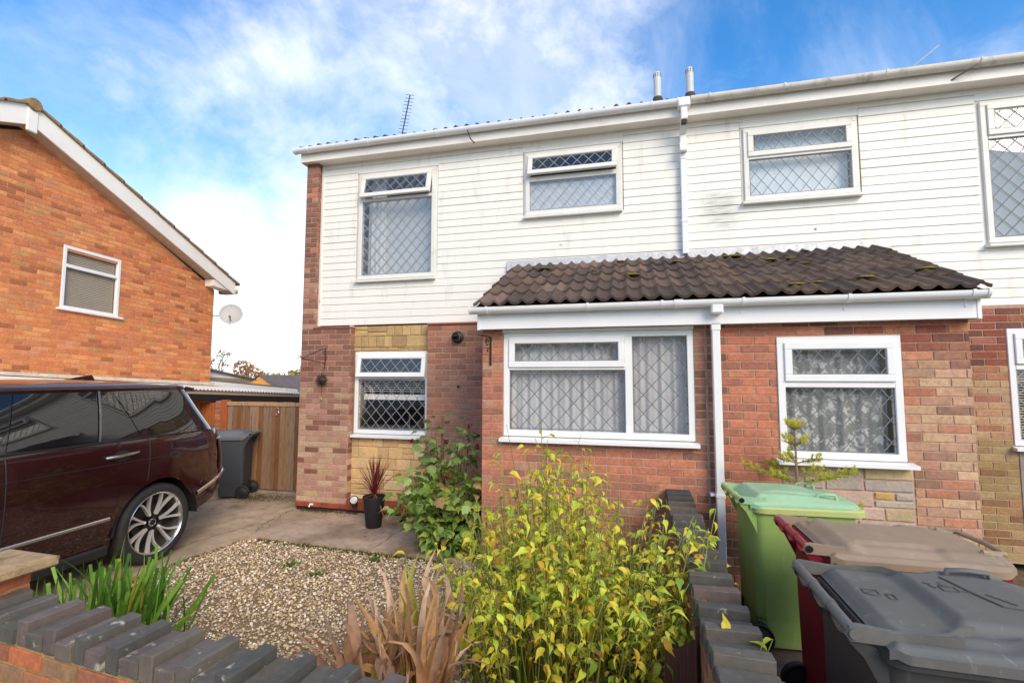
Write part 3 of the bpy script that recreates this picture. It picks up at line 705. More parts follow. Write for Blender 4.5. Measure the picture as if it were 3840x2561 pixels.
# --- windows of the left house
window(HL, *W1, YS - .03, [(-3.73, -2.68, 4.415, 4.735, 13), (-3.742, -2.668, 3.30, 4.37, 'fixed')], [(-3.75, -2.66, 4.37, 4.415)], sill=(.045, .05, .02), gm=glass_up, fm=upvc_dirty, surround=.03, double=True)
window(HL, *W2, YS - .03, [(-1.27, -.145, 4.50, 4.775, 15), (-1.265, -.15, 4.045, 4.43, 'fixed')], [(-1.27, -.145, 4.43, 4.495)], sill=(.045, .05, .02), gm=glass_up, fm=upvc_dirty, surround=.03, ldx=.15)
window(HL, *GW, YP - .02, [(-3.74, -2.725, 1.855, 2.145, 10), (-3.742, -2.725, 1.125, 1.815, 'fixed')], [(-3.745, -2.72, 1.815, 1.855)], sill=(.05, .07, .01))
window(HL, *BWL, BY + .012, [(-1.175, -.07, 1.955, 2.225, 'sash'), (-1.185, -.06, 1.335, 1.915, 'fixed'), (.018, .508, 1.335, 2.25, 'fixed')], [(-.055, .012, 1.32, 2.235), (-1.19, -.055, 1.915, 1.955)], sill=(.05, .09, .025), lead=lead_d, fw=.058)
# --- windows of the right house
window(HR, *W3, YS - .03, [(1.415, 2.48, 4.485, 4.77, 'sash'), (1.415, 2.48, 4.0, 4.44, 'fixed')], [(1.41, 2.485, 4.44, 4.485)], sill=(.05, .06, .03), gm=glass_up, fm=upvc_dirty, surround=.03, lead=lead_d, ldx=.135, ldz=.18)
window(HR, *W4, YS - .03, [(3.79, 4.88, 4.46, 4.775, 'sash'), (3.782, 4.89, 3.34, 4.41, 'fixed')], [(3.78, 4.89, 4.41, 4.46)], sill=(.05, .06, .03), gm=glass_up, fm=upvc_dirty, surround=.045, lead=lead_d, double=True)
window(HR, *BWR, BY - .012, [(1.32, 2.125, 1.825, 2.135, 'sash'), (1.305, 2.135, 1.215, 1.76, 'fixed')], [(1.3, 2.14, 1.76, 1.825)], sill=(.045, .10, .04), lead=lead_d, fw=.058, ldx=.15, ldz=.185)
window(HR, *GR, F - .01, [(3.825, 4.88, 2.0, 2.285, 'sash'), (3.82, 4.885, 1.225, 1.93, 'fixed')], [(3.815, 4.89, 1.93, 1.98)], sill=(.05, .06, .02))
# --- rooms behind the glass
def room(H_, x0, x1, y0, y1, z0, z1, m_, t=.02):
    m = MB(); m.box(x0, x1, y1, y1 + t, z0, z1); m.box(x0, x1, y0, y1, z0 - t, z0); m.box(x0, x1, y0, y1, z1, z1 + t); m.box(x0 - t, x0, y0, y1, z0, z1); m.box(x1, x1 + t, y0, y1, z0, z1); m.build('room', m_, H_)
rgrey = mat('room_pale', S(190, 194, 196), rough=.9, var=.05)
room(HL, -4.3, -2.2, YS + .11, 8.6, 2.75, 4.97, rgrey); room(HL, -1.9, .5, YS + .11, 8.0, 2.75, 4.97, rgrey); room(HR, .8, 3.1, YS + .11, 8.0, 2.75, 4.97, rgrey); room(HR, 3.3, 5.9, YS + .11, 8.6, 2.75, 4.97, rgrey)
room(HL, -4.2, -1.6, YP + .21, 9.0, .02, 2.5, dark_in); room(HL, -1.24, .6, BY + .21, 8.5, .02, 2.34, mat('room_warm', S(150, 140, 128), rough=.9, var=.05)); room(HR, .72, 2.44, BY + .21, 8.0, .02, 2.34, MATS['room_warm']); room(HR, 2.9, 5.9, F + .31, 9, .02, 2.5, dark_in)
# ------------------------------------------------------------------ garden walls with tall and low coping bricks
cop_m = mat('engineering_brick', src='obj', rough=.75, var=.16, scale=24, bump=.25, bscale=120, var2=.1, scale2=7, tint=S(176, 172, 154), tscale=13, tlo=.62, thi=.70)
def cop_mesh(hx, h, k):
    m = MB().box(-hx, hx, -.1075, .1075, 0, h, .004); r = random.Random(k)
    m.v = [(x + r.gauss(0, .0012) - (x > 0 and r.random() < .12) * .004, y + r.gauss(0, .0016), z + r.gauss(0, .0012) - (z > h * .8 and r.random() < .14) * .005) for x, y, z in m.v]
    return m.mesh('coping_brick', cop_m, fix=False)
cop_tall = [cop_mesh(.0325, .102, k) for k in range(6)]; cop_low = [cop_mesh(.051, .065, 20 + k) for k in range(6)]
ZC = .718
CT = [S(95, 89, 80), S(85, 81, 74), S(102, 89, 81), S(110, 95, 86), S(79, 76, 70), S(97, 90, 78)]
def coping(par, org, d, n, first_tall, seed, zj=.004, keep=lambda i: True):
    """org: start on the wall axis, d: unit direction; bricks lie across the wall"""
    r = random.Random(seed); u = 0; ang = math.atan2(d[1], d[0])
    for i in range(n):
        tall = (i % 2 == 0) == first_tall; wd = .065 if tall else .102
        c = u + wd / 2
        if keep(i): link('coping_brick', (cop_tall if tall else cop_low)[i % 6], par, (org[0] + d[0] * c - d[1] * r.uniform(-.006, .006), org[1] + d[1] * c + d[0] * r.uniform(-.006, .006), ZC + r.uniform(-zj, zj) * .6), (r.uniform(-.012, .012), r.uniform(-.01, .01), ang + r.uniform(-.02, .02)), None, jit(r.choice(CT), .1, r))
        u += wd + .010
    return u
rw = random.Random(21)
def c_front(u, z): return pick((1.5, S(196, 104, 62)), (1, S(168, 86, 56)), (1, S(176, 112, 70)), (.6, S(150, 88, 62)), (.3, S(140, 110, 78)))
d1 = Vector((math.cos(R(-5.1)), math.sin(R(-5.1)), 0)); n1_ = Vector((-d1.y, d1.x, 0))
# front face of the wall passes through (-2.526, 1.537) at the coping
A = Vector((-2.526, 1.537, 0)) - d1 * .275; LW = 3.35
FW = thing('garden_wall', (A.x + d1.x * 1.5, A.y + d1.y * 1.5, 0), 'low orange brick front garden wall topped with dark tall and low coping bricks', 'wall')
def wall_box(name, par, o, d, L, w0, w1, z0, z1, m_):
    nn = Vector((-d.y, d.x, 0)); mb = MB(); mb.box(0, L, w0, w1, z0, z1)
    return mb.build(name, m_, par, xf=lambda p: Vector((o.x, o.y, 0)) + d * p.x + nn * p.y + Vector((0, 0, p.z)))
fm_ = mat('mortar_mossy', S(168, 138, 92), rough=1, var=.2, scale=20, tint=S(120, 112, 50), tscale=9, tlo=.5, thi=.62)
wcore = wall_box('wall', FW, A, d1, LW, .014, .208, -.1, ZC - .004, fm_)
lay(wcore, (A.x - n1_.x * -.006, A.y - n1_.y * -.006), R(-5.1), 0, LW, ZC - .012 - 9 * .075, ZC - .012, colf=c_front, thing_=FW)
B0 = A + n1_ * .215 + d1 * LW
lay(wcore, (B0.x, B0.y), R(174.9), 0, LW, ZC - .012 - 9 * .075, ZC - .012, colf=c_front, thing_=FW)
finish_bricks(FW)
coping(wcore, A + n1_ * .1075 + d1 * (.275 - .187 * 2), d1, 37, True, 3)
# mortar bed visible between the coping bricks
wall_box('coping_mortar', FW, A, d1, LW, .014, .205, ZC - .004, ZC + .056, mat('coping_mortar', S(176, 164, 130), rough=1, var=.2, scale=30))
# stone capped gate pillar at the near left
GP = thing('gate_pillar', (-3.0, 1.66, 0), 'orange brick gate pillar with flat rough stone cap at the left end of the front wall', 'pillar')
gpc = MB().box(-3.085, -2.885, 1.50, 1.80, -.1, .905).build('pillar_core', fm_, GP)
for (o_, a_, L_) in (((-3.09, 1.495), 0, .21), ((-2.88, 1.495), R(90), .31), ((-2.88, 1.805), R(180), .21), ((-3.09, 1.805), R(270), .31)):
    lay(gpc, o_, a_, 0, L_, .005, .905, colf=lambda u, z: pick((1.5, S(206, 110, 60)), (1, S(190, 98, 58)), (.6, S(170, 88, 56))), thing_=GP)
finish_bricks(GP)
cp = MB().box(-3.16, -2.80, 1.42, 1.87, .905, .95, .008); cp.v = [(x + random.uniform(-.008, .008), y + random.uniform(-.008, .008), z + random.uniform(-.004, .004)) for x, y, z in cp.v]
def roughcap(t, s):
    x = -3.155 + t * .35; y = 1.425 + s * .44; return (x, y, .952 + .006 * mnoise.noise((x * 18, y * 18, 1)) - .012 * (max(abs(t - .5), abs(s - .5)) > .49))
capm = mat('cap_stone', S(176, 146, 106), rough=1, var=.22, scale=18, bump=.8, bscale=60, tint=S(110, 92, 62), tscale=9, tlo=.52, thi=.7)
cp.sheet(roughcap, 14, 16); cp.build('cap_stone', capm, GP, fix=False)
# dividing wall between the two front gardens
DW = thing('dividing_wall', (.39, 3.1, 0), 'low dividing wall with stepped dark coping bricks running from the porch beside the bins', 'wall')
d2 = Vector((0, 1, 0))
dwc = MB().box(.292, .482, 1.40, 4.62, -.1, ZC - .004).build('wall', fm_, DW)
lay(dwc, (.497, 1.38), R(90), 0, 3.24, ZC - .012 - 9 * .075, ZC - .012, colf=lambda u, z: pick((1, S(150, 92, 70)), (1, S(128, 80, 64)), (.6, S(164, 104, 78))), thing_=DW)
lay(dwc, (.277, 4.62), R(270), 0, 3.24, ZC - .012 - 9 * .075, ZC - .012, colf=lambda u, z: pick((1, S(150, 92, 70)), (1, S(128, 80, 64)), (.6, S(164, 104, 78))), thing_=DW)
finish_bricks(DW)
MB().box(.285, .49, 1.40, 4.62, ZC - .004, ZC + .05).build('coping_mortar', MATS['coping_mortar'], DW)
coping(dwc, (.387, 1.62), d2, 31, True, 9)
m = MB(); m.box(.285, .495, 4.50, 4.655, ZC + .05, ZC + .12, .006); m.build('end_block', cop_m, DW, color=S(70, 72, 74))

# ------------------------------------------------------------------ gravel
GPOLY = [(-4.5, 2.0), (-4.5, 4.05), (-4.38, 4.87), (-1.52, 4.70), (-1.52, 4.66), (.27, 4.66), (.27, 1.75), (-2.8, 1.95)]
def inside(x, y, P):
    c = np.zeros(len(x), bool); j = len(P) - 1
    for i in range(len(P)):
        xi, yi = P[i]; xj, yj = P[j]
        t = ((yi > y) != (yj > y)) & (x < (xj - xi) * (y - yi) / (yj - yi + 1e-12) + xi); c ^= t; j = i
    return c
ico = bmesh.new(); bmesh.ops.create_icosphere(ico, subdivisions=1, radius=1); IV = np.array([v.co[:] for v in ico.verts]); IF = np.array([[v.index for v in f.verts] for f in ico.faces]); ico.free()
def pebbles(n, poly, lo, hi, z, pal, name, mtl, seed=1, bed=.018):
    r = np.random.default_rng(seed); P = np.array(poly); x = r.uniform(P[:, 0].min(), P[:, 0].max(), n * 3); y = r.uniform(P[:, 1].min(), P[:, 1].max(), n * 3)
    k = inside(x, y, poly); x, y = x[k][:n], y[k][:n]; n = len(x)
    s = lo + (hi - lo) * r.random(n) ** 2; a = r.uniform(0, 6.28, n); fl = r.uniform(.5, .85, n); el = r.uniform(.7, 1.0, n)
    V = IV[None] * (1 + r.uniform(-.18, .18, (n, len(IV), 1))) * s[:, None, None]
    V[:, :, 1] *= el[:, None]; V[:, :, 2] *= fl[:, None]
    ca, sa = np.cos(a)[:, None], np.sin(a)[:, None]; X = V[:, :, 0] * ca - V[:, :, 1] * sa; Y = V[:, :, 0] * sa + V[:, :, 1] * ca
    V = np.stack([X + x[:, None], Y + y[:, None], V[:, :, 2] + z + (r.random(n) * bed)[:, None]], 2)
    Fc = (IF[None] + (np.arange(n) * len(IV))[:, None, None]).reshape(-1, 3)
    pal = np.array(pal); C = pal[r.integers(0, len(pal), n)] * (1 + r.uniform(-.15, .15, (n, 1))); C[:, 3] = 1
    o = bulk(name, V.reshape(-1, 3), Fc, mtl, np.repeat(C, len(IF), 0)); return o
peb_m = mat('pebble', src='attr', rough=.85, var=.15, scale=80)
g_ = MB(); edge_poly(g_, GPOLY, -.3, -.052); struct('gravel_bed', g_, mat('gravel_grit', S(150, 124, 92), rough=1, var=.35, scale=70, bump=1, bscale=150), 'gritty tan bed under the pebbles in the front garden', 'gravel')
GP_PAL = [S(222, 200, 164), S(206, 178, 136), S(236, 222, 196), S(186, 160, 128), S(172, 154, 136), S(218, 188, 130), S(194, 172, 152), S(158, 132, 104), S(244, 234, 214)]
tag(pebbles(30000, GPOLY, .006, .0165, -.05, GP_PAL, 'gravel', peb_m, 3), 'loose cream and tan pebble gravel covering the front garden', 'gravel', kind='stuff')
# moss and weeds along the slab edges
def weeds(name, n, fn, seed, lab, h=(.01, .03), colr=(S(84, 104, 36), S(104, 116, 44), S(120, 116, 50))):
    r = random.Random(seed); mb = MB()
    for i in range(n):
        x, y, z = fn(r); hh = r.uniform(*h); a = r.uniform(0, 6.28); b = Vector((math.cos(a), math.sin(a), 0)); q = Vector((-b.y, b.x, 0)) * hh * .3
        p = Vector((x, y, z)); t = p + b * hh * .9 + Vector((0, 0, hh * r.uniform(.4, 1)))
        mb.cur = jit(r.choice(colr), .2, r); mb.add([p - q, p + q, t + q * .5, t - q * .5], [(0, 1, 2, 3)])
    return tag(mb.build(name, leaf_f, None, fix=False), lab, 'weeds', kind='stuff')
leaf_m = mat('leaf_single', src='obj', rough=.55, var=.18, scale=30, sub=.45)
leaf_f = mat('leaf_field', src='attr', rough=.55, var=.18, scale=30, sub=.45)
def we1(r):
    x = r.uniform(-4.25, -1.8); return (x, 4.87 - .05 * (x + 4.3) - abs(r.gauss(0, .03)), -.045)
weeds('edge_moss', 1300, we1, 2, 'low moss and weeds along the edge of the path slab')
def we2(r):
    t = r.random(); return (-4.50 + .2 * max(0, t - .6) + r.gauss(.02, .03), 3.4 + t * 1.45, -.04)
weeds('edge_moss', 500, we2, 5, 'moss and weeds where the drive meets the gravel')
def we3(r): return (r.uniform(-4.5, -3.6) , 5.98 - abs(r.gauss(0, .06)), .002)
weeds('edge_moss', 700, we3, 6, 'moss at the foot of the brick corner pier', h=(.006, .018), colr=(S(90, 86, 40), S(70, 72, 34), S(110, 100, 50)))
def we4(r):
    return (-5.55 + r.gauss(0, .3), 6.42 + r.gauss(0, .13), -.012)
weeds('edge_moss', 3200, we4, 7, 'patch of moss on the drive in front of the wooden gate', h=(.006, .014), colr=(S(92, 88, 40), S(74, 76, 34), S(112, 100, 50)))

# ------------------------------------------------------------------ wooden gate, fence, number, neighbour's carport
wood_m = mat('fence_wood', src='obj', rough=.8, var=.25, scale=9, stretch=(9, 9, .8), bump=.3, bscale=12, tint=S(96, 58, 34), tscale=3.4, tlo=.56, thi=.70)
GA = thing('wooden_gate', (-5.6, 6.8, 0), 'tall weathered close boarded wooden gate between the house and the brick post', 'gate')
rg = random.Random(5); x = -6.64; i = 0
while x < -4.66:
    wd = rg.uniform(.075, .1); c = jit(rg.choice((S(146, 106, 74), S(134, 96, 66), S(156, 122, 90), S(144, 116, 92), S(126, 86, 56), S(152, 128, 106))), .08, rg)
    MB().box(x, min(x + wd - .005, -4.64), 6.80 + rg.uniform(0, .008), 6.822, .02, 1.36 + rg.uniform(-.004, .004), .003).build('board', wood_m, GA, color=c); x += wd
MB().box(-6.66, -4.64, 6.79, 6.84, 1.36, 1.425, .006).build('top_rail', wood_m, GA, color=S(186, 148, 108))
m = MB(); m.box(-6.64, -4.66, 6.825, 6.87, .25, .34); m.box(-6.64, -4.66, 6.825, 6.87, 1.15, 1.24); m.build('back_rail', wood_m, GA, color=S(160, 112, 74))
m = MB()
def arc3(cz, r, a0, a1): return [(-5.648 + r * .92 * math.cos(R(a0 + (a1 - a0) * i / 10)), 6.788, cz + r * math.sin(R(a0 + (a1 - a0) * i / 10))) for i in range(11)]
m.tube(arc3(1.312, .030, 160, -90), .0075, 6); m.tube(arc3(1.252, .033, 90, -160), .0075, 6)
tag(m.build('house_number', mat('chrome_number', S(225, 225, 228), rough=.25, metal=.9, var=.05)), 'small silver figure 3 screwed to a gate board', 'number')
FP = thing('fence_panel', (-7.3, 6.86, 0), 'orange brown boarded fence panel behind the car left of the brick post', 'fence')
x = -8.6
while x < -6.95:
    wd = rg.uniform(.09, .12); MB().box(x, x + wd - .006, 6.85, 6.87, -.9, 1.40 + rg.uniform(-.004, .004), .003).build('board', wood_m, FP, color=jit(rg.choice((S(190, 112, 54), S(172, 96, 44), S(200, 124, 66))), .1, rg)); x += wd
BP = thing('brick_post', (-6.8, 6.88, 0), 'narrow brick gate post between the fence panel and the wooden gate', 'post')
bpc = MB().box(-6.925, -6.82, 6.83, 6.98, -.1, 1.43).build('post_core', mortar, BP)
lay(bpc, (0, 6.825), 0, -6.93, -6.815, -.02, 1.43, colf=lambda u, z: pick((1, S(176, 104, 78)), (1, S(160, 96, 74)), (.5, S(190, 126, 96))), thing_=BP); finish_bricks(BP)
MB().box(-6.80, -6.67, 6.80, 6.90, -.05, 1.45, .006).build('timber_post', wood_m, BP, color=S(178, 92, 44))

# ------------------------------------------------------------------ neighbour's brick house (its courses fall slightly to the rear)
SH = -.05; NX = -9.0
NB = thing('gable_house', (-9.0, 5.2, 0), 'orange brick gable end of the neighbouring house with white bargeboards', 'house')
def shz(p): return Vector((p.x, p.y, p.z + SH * (p.y - 5.2)))
NW = (5.745, 6.66, 2.985, 4.03)           # window opening (Y0, Y1, z0, z1) before the fall is added
wl = MB(); core(wl, 1.7, 8.70, -1.2, 3.95, .006, .25, [NW])
def to_gable(p): return shz(Vector((NX - p.y, p.x, p.z)))
nbw = wl.build('wall', mortar_nb, NB, xf=to_gable)
m = MB(); m.prism([(1.7, 3.95), (8.70, 3.95), (5.2, 5.66)], 0, 1, 'y')
m.build('gable_wall', mortar_nb, NB, xf=lambda p: shz(Vector((NX - .006 - p.y * .22, p.x, p.z))))
def c_nb(u, z): return pick((1.6, S(224, 138, 80)), (1.3, S(214, 124, 74)), (1, S(234, 158, 94)), (.8, S(206, 126, 86)), (.7, S(172, 98, 60)), (.5, S(218, 148, 104)), (.25, S(200, 148, 88)))
def keep_nb(u, z, L): 
    zz = z - SH * (u - 5.2)
    return zz < 3.95 + min(u - 1.7 - L / 2 * 0, 8.70 - u) * .488 - .04
# rows are laid in wall coordinates: u runs along +Y, the face looks towards +X
lay(nbw, (NX, 0), R(90), 1.7, 8.70, .975 - SH * 0, 5.70, [NW], colf=c_nb, shear=0, keep=lambda u, z, L: z < 3.95 + min(u - 1.7, 8.70 - u) * .488 - .05 and (u > 3.6 or z > 4), thing_=NB)
PEND[NB.name] = [(s_, p_, (p[0], p[1], p[2] + SH * (p[1] - 5.2)), a_, -math.atan(SH), L_, c_, k_, v_) for (s_, p_, p, a_, t_, L_, c_, k_, v_) in PEND[NB.name]]
finish_bricks(NB)
# window with venetian blind
m = MB(); ring(m, NW[0], NW[1], NW[2], NW[3], -.012, .05, .05); m.box(NW[0] + .05, NW[1] - .05, -.01, .05, 3.675, 3.73, .004)
nwin = m.build('window', upvc, NB, xf=to_gable)
MB().box(NW[0] + .05, NW[1] - .05, .02, .026, NW[2] + .05, NW[3] - .05).build('pane', glass, nwin, xf=to_gable)
m = MB(); m.box(NW[0] - .05, NW[1] + .06, -.06, .05, NW[2] - .03, NW[2] + .005, .004); m.build('sill', upvc, nwin, xf=to_gable)
bl = tag(thing('venetian_blind', (NX - .1, 6.2, 3.4), 'cream slatted venetian blind in the window of the orange brick gable', 'blind'))
bm_ = mat('blind_cream', S(206, 196, 176), rough=.5, var=.05); zz = NW[2] + .06
while zz < NW[3] - .05:
    m = MB(); m.add([(NW[0] + .055, .055, zz), (NW[1] - .055, .055, zz), (NW[1] - .055, .075, zz + .027), (NW[0] + .055, .075, zz + .027)], [(0, 1, 2, 3)]); m.build('slat', bm_, bl, fix=False, xf=to_gable); zz += .0285
MB().box(NW[0] + .03, NW[1] - .03, .14, .2, NW[2], NW[3]).build('room', dark_in, NB, xf=to_gable)
# bargeboards, verge tiles, box end, roof
barge = mat('bargeboard_white', S(244, 238, 226), rough=.5, var=.04, scale=3)
def gab(Y): return 5.945 - abs(Y - 5.05) * .45    # bargeboard top line, before the fall
for (ya, yb) in ((5.05, 9.0), (5.05, 1.35)):
    m = MB(); m.prism([(ya, gab(ya)), (yb, gab(yb)), (yb, gab(yb) - .27), (ya, gab(ya) - .31)], -8.77, -8.74, 'x'); m.build('bargeboard', barge, NB, xf=shz)
    m = MB(); m.prism([(ya, gab(ya) - .285), (yb, gab(yb) - .245), (yb, gab(yb) - .265), (ya, gab(ya) - .305)], -9.02, -8.77, 'x'); m.build('verge_soffit', mat('soffit_tan', S(196, 176, 150), rough=.8), NB, xf=shz)
m = MB(); m.box(-8.765, -8.725, 4.98, 5.12, 5.52, 5.94, .012); m.build('apex_cover', barge, NB, xf=shz)
m = MB(); m.prism([(8.45, 4.12), (8.45, 3.98), (8.98, 3.96), (9.02, 4.13)], -9.02, -8.775, 'x'); m.build('box_end', barge, NB, xf=shz)
vt = mat('verge_tile', S(150, 122, 86), rough=1, var=.25, scale=14, bump=.6)
for sgn in (1, -1):
    for i in range(12):
        a, b = 5.05 + sgn * i * .335, 5.05 + sgn * (i + 1) * .335 + sgn * .03
        m = MB(); m.prism([(a, gab(a) + .03), (b, gab(b) + .055), (b, gab(b) + .005), (a, gab(a) + .002)], -9.4, -8.70, 'x'); m.build('verge_tile', vt, NB, xf=shz)
m = MB(); m.lathe([(0, 0), (.085, 0), (.095, .01), (.095, .45), (0, .45)], 16, Matrix.Translation((-8.69, 5.05, 5.945)) @ Matrix.Rotation(R(-90), 4, 'Y')); m.build('ridge_tile', vt, NB, xf=shz, smooth=True)
m = MB(); m.prism([(5.05, 5.99), (9.05, 4.19), (9.05, 4.15), (5.05, 5.95), (1.1, 4.15), (1.1, 4.19)], -16, -9.39, 'x'); m.build('roof', mat('brown_roof', S(112, 84, 62), rough=.95, var=.2), NB, xf=shz)
m = MB(); m.box(-16, -9.22, 1.7, 1.9, -1.2, 3.95); m.box(-16, -9.22, 8.48, 8.69, -1.2, 3.95); m.build('side_wall', side_m, NB, xf=shz)
m = MB(); m.box(-9.2, -8.72, 8.98, 9.09, 3.93, 4.03, .02); m.build('gutter', mat('gutter_tan', S(196, 168, 122), rough=.6), NB, xf=shz)
m = MB(); m.cyl((-9.3, 7.45, 4.9), (-9.3, 7.45, 5.12), .05, 12); m.cyl((-9.3, 7.45, 5.1), (-9.3, 7.45, 5.15), .07, 12); m.build('flue_pipe', upvc_dirty, NB, xf=shz)
# satellite dish on the gable's rear corner
SD = thing('satellite_dish', (-8.98, 8.78, 3.2), 'pale grey oval satellite dish on the corner of the orange brick house', 'satellite dish')
ax = Vector((.55, -.75, .28)).normalized(); mt = Matrix.Translation((-8.62, 8.80, 3.225)) @ ax.to_track_quat('Z', 'Y').to_matrix().to_4x4()
m = MB(); m.lathe([(.0, 0), (.08, .004), (.16, .018), (.23, .04), (.235, .043), (.235, .035), (.16, .008), (0, -.01)], 28, mt); m.build('dish', mat('dish_grey', S(186, 187, 182), rough=.5, var=.06), SD, smooth=True)
arm = mat('dish_arm', S(120, 112, 104), rough=.5)
pF = Vector((-8.62, 8.80, 3.225)) + ax * .23 + Vector((0, 0, -.12))
m = MB(); m.tube([Vector((-8.62, 8.80, 3.225)) + Vector((-.05, .02, -.22)), Vector((-8.62, 8.80, 3.06)), pF], .011, 8); m.build('feed_arm', arm, SD)
m = MB(); m.cyl(pF, pF - ax * .07, .024, 12); m.build('receiver', arm, SD)
m = MB(); m.tube([(-9.0, 8.66, 3.20), (-8.75, 8.90, 3.20), (-8.63, 8.83, 3.21)], .013, 8); m.build('wall_arm', arm, SD)
# carport with corrugated sheet roof along the gable
CPT = thing('carport', (-8, 6.5, -1), 'low carport with white corrugated sheet roof below the orange brick gable', 'carport')
def zr(x, y): return 1.625 + (-x - 7.0) * .062 + SH * 1.15 * (y - 6.73)
cor = mat('corrugated_sheet', S(222, 220, 214), rough=.55, var=.08, scale=5, tint=S(150, 150, 110), tscale=8, tlo=.64, thi=.8)
nC = 500
def sheet(t, s):
    y = 2.2 + t * 7.4; x = -9.0 + s * 2.03; return (x, y, zr(x, y) + .012 * math.cos(t * 7.4 / .075 * 2 * math.pi))
m = MB(); m.sheet(sheet, 700, 1); ths = len(m.v)
m.sheet(lambda t, s: tuple(Vector(sheet(t, s)) - Vector((0, 0, .006))), 700, 1)
m.build('corrugated_roof', cor, CPT, fix=False)
m = MB(); m.prism([(2.2, 1.60 + SH * 1.15 * (2.2 - 6.73)), (9.5, 1.60 + SH * 1.15 * (9.5 - 6.73)), (9.5, 1.55 + SH * 1.15 * (9.5 - 6.73)), (2.2, 1.55 + SH * 1.15 * (2.2 - 6.73))], -7.03, -7.0, 'x'); m.build('edge_batten', mat('batten_grey', S(176, 164, 146), rough=.8, var=.1), CPT)
m = MB(); m.prism([(2.2, 1.548 + SH * 1.15 * (2.2 - 6.73)), (9.6, 1.548 + SH * 1.15 * (9.6 - 6.73)), (9.6, 1.44 + SH * 1.15 * (9.6 - 6.73)), (2.2, 1.44 + SH * 1.15 * (2.2 - 6.73))], -7.06, -7.0, 'x'); m.build('beam', mat('beam_black', S(34, 30, 28), rough=.6), CPT)
for y in (2.6, 5.0, 7.4, 9.3): MB().box(-7.07, -7.0, y, y + .07, -1.2, 1.43 + SH * 1.15 * (y - 6.73)).build('post', MATS['beam_black'], CPT)
for y in (6.95, 8.4): MB().box(-7.0, -6.97, y, y + .1, 1.36 + SH * (y - 6.73), 1.45 + SH * (y - 6.73)).build('bracket', MATS['beam_black'], CPT)
m = MB(); m.prism([(2.2, 1.77 + SH * 1.15 * (2.2 - 6.73)), (8.75, 1.77 + SH * 1.15 * (8.75 - 6.73)), (8.75, 1.83 + SH * 1.05 * (8.75 - 6.73)), (2.2, 1.83 + SH * 1.05 * (2.2 - 6.73))], -8.99, -8.93, 'x'); m.build('flashing', mat('flash_grey', S(214, 204, 184), rough=.8, var=.15, scale=6, tint=S(150, 140, 80), tscale=9, tlo=.58, thi=.75), CPT)
# flat roofed rear extension and white gabled outbuilding beyond it
EX = thing('rear_extension', (-9.6, 10.4, -1), 'flat roofed extension with white fascia behind the orange brick house', 'extension')
m = MB(); m.box(-11.5, -9.22, 8.72, 11.7, -1.2, 1.60); m.build('wall', side_m, EX, xf=lambda p: Vector((p.x, p.y, p.z + (-.08) * (p.y - 9) if p.z > 0 else p.z)))
ez = lambda p: Vector((p.x, p.y, p.z - .085 * (p.y - 9.0)))
m = MB(); m.box(-11.6, -9.14, 8.75, 11.75, 1.735, 1.775); m.build('roof_edge', mat('felt_edge', S(132, 118, 98), rough=.9), EX, xf=ez)
m = MB(); m.box(-9.16, -9.13, 8.75, 11.75, 1.64, 1.735); m.box(-9.125, -9.1, 11.2, 11.7, 1.66, 1.735); m.build('fascia', upvc, EX, xf=ez)
SB = thing('outbuilding', (-10.2, 11, -1), 'white gable of a low outbuilding with dark roof edge beyond the carport', 'outbuilding')
m = MB(); m.prism([(8.75, 2.05), (10.35, 1.77), (10.35, 1.6), (8.75, 1.6)], -9.6, -9.45, 'x'); m.build('gable', mat('gable_white', S(238, 240, 244), rough=.6, var=.03), SB)
m = MB(); m.prism([(8.7, 2.10), (10.5, 1.795), (10.5, 1.755), (8.7, 2.04)], -9.65, -9.40, 'x'); m.build('roof_edge', mat('roof_edge_grey', S(104, 98, 92), rough=.8), SB)
m = MB(); m.box(-9.46, -9.42, 8.75, 10.4, 1.79, 1.82); m.box(-9.46, -9.42, 8.75, 10.4, 1.84, 1.855); m.build('ledge', mat('ledge_tan', S(170, 150, 118), rough=.8), SB, xf=lambda p: Vector((p.x, p.y, p.z - .045 * (p.y - 8.75))))
# far houses and trees
FH = thing('distant_house', (-22.1, 26, -1.2), 'small orange brick gable of a distant house over the carport', 'house')
m = MB(); m.prism([(-24.0, -1.2), (-20.3, -1.2), (-20.3, .75), (-22.15, 1.93), (-24.0, .75)], 25.0, 25.3, 'y'); m.build('gable', mat('far_orange', S(230, 160, 84), rough=.9, var=.1), FH)
m = MB(); m.add([(-24.4, 24.9, .55), (-22.15, 24.9, 1.98), (-22.15, 34, 1.98), (-24.4, 34, .55), (-19.9, 24.9, .55), (-19.9, 34, .55)], [(0, 1, 2, 3), (1, 4, 5, 2)]); m.build('roof', mat('far_roof', S(104, 92, 88), rough=.9, var=.2, scale=3), FH, fix=False)
FR = thing('distant_house', (-18, 30, -1.2), 'dark tiled roof of a distant house beside the corner pier', 'house')
m = MB(); m.add([(-25.0, 27.0, -.4), (-12, 27.0, -.4), (-12, 31, 1.56), (-25.0, 31, 1.56), (-12, 35, -.4), (-25, 35, -.4)], [(0, 1, 2, 3), (3, 2, 4, 5), (0, 3, 5), (1, 4, 2)]); m.build('roof', mat('far_roof_grey', S(118, 108, 104), rough=.9, var=.25, scale=4), FR, fix=False)
m = MB(); m.box(-24.8, -12.2, 27.4, 34.6, -1.2, -.4); m.build('wall', side_m, FR)
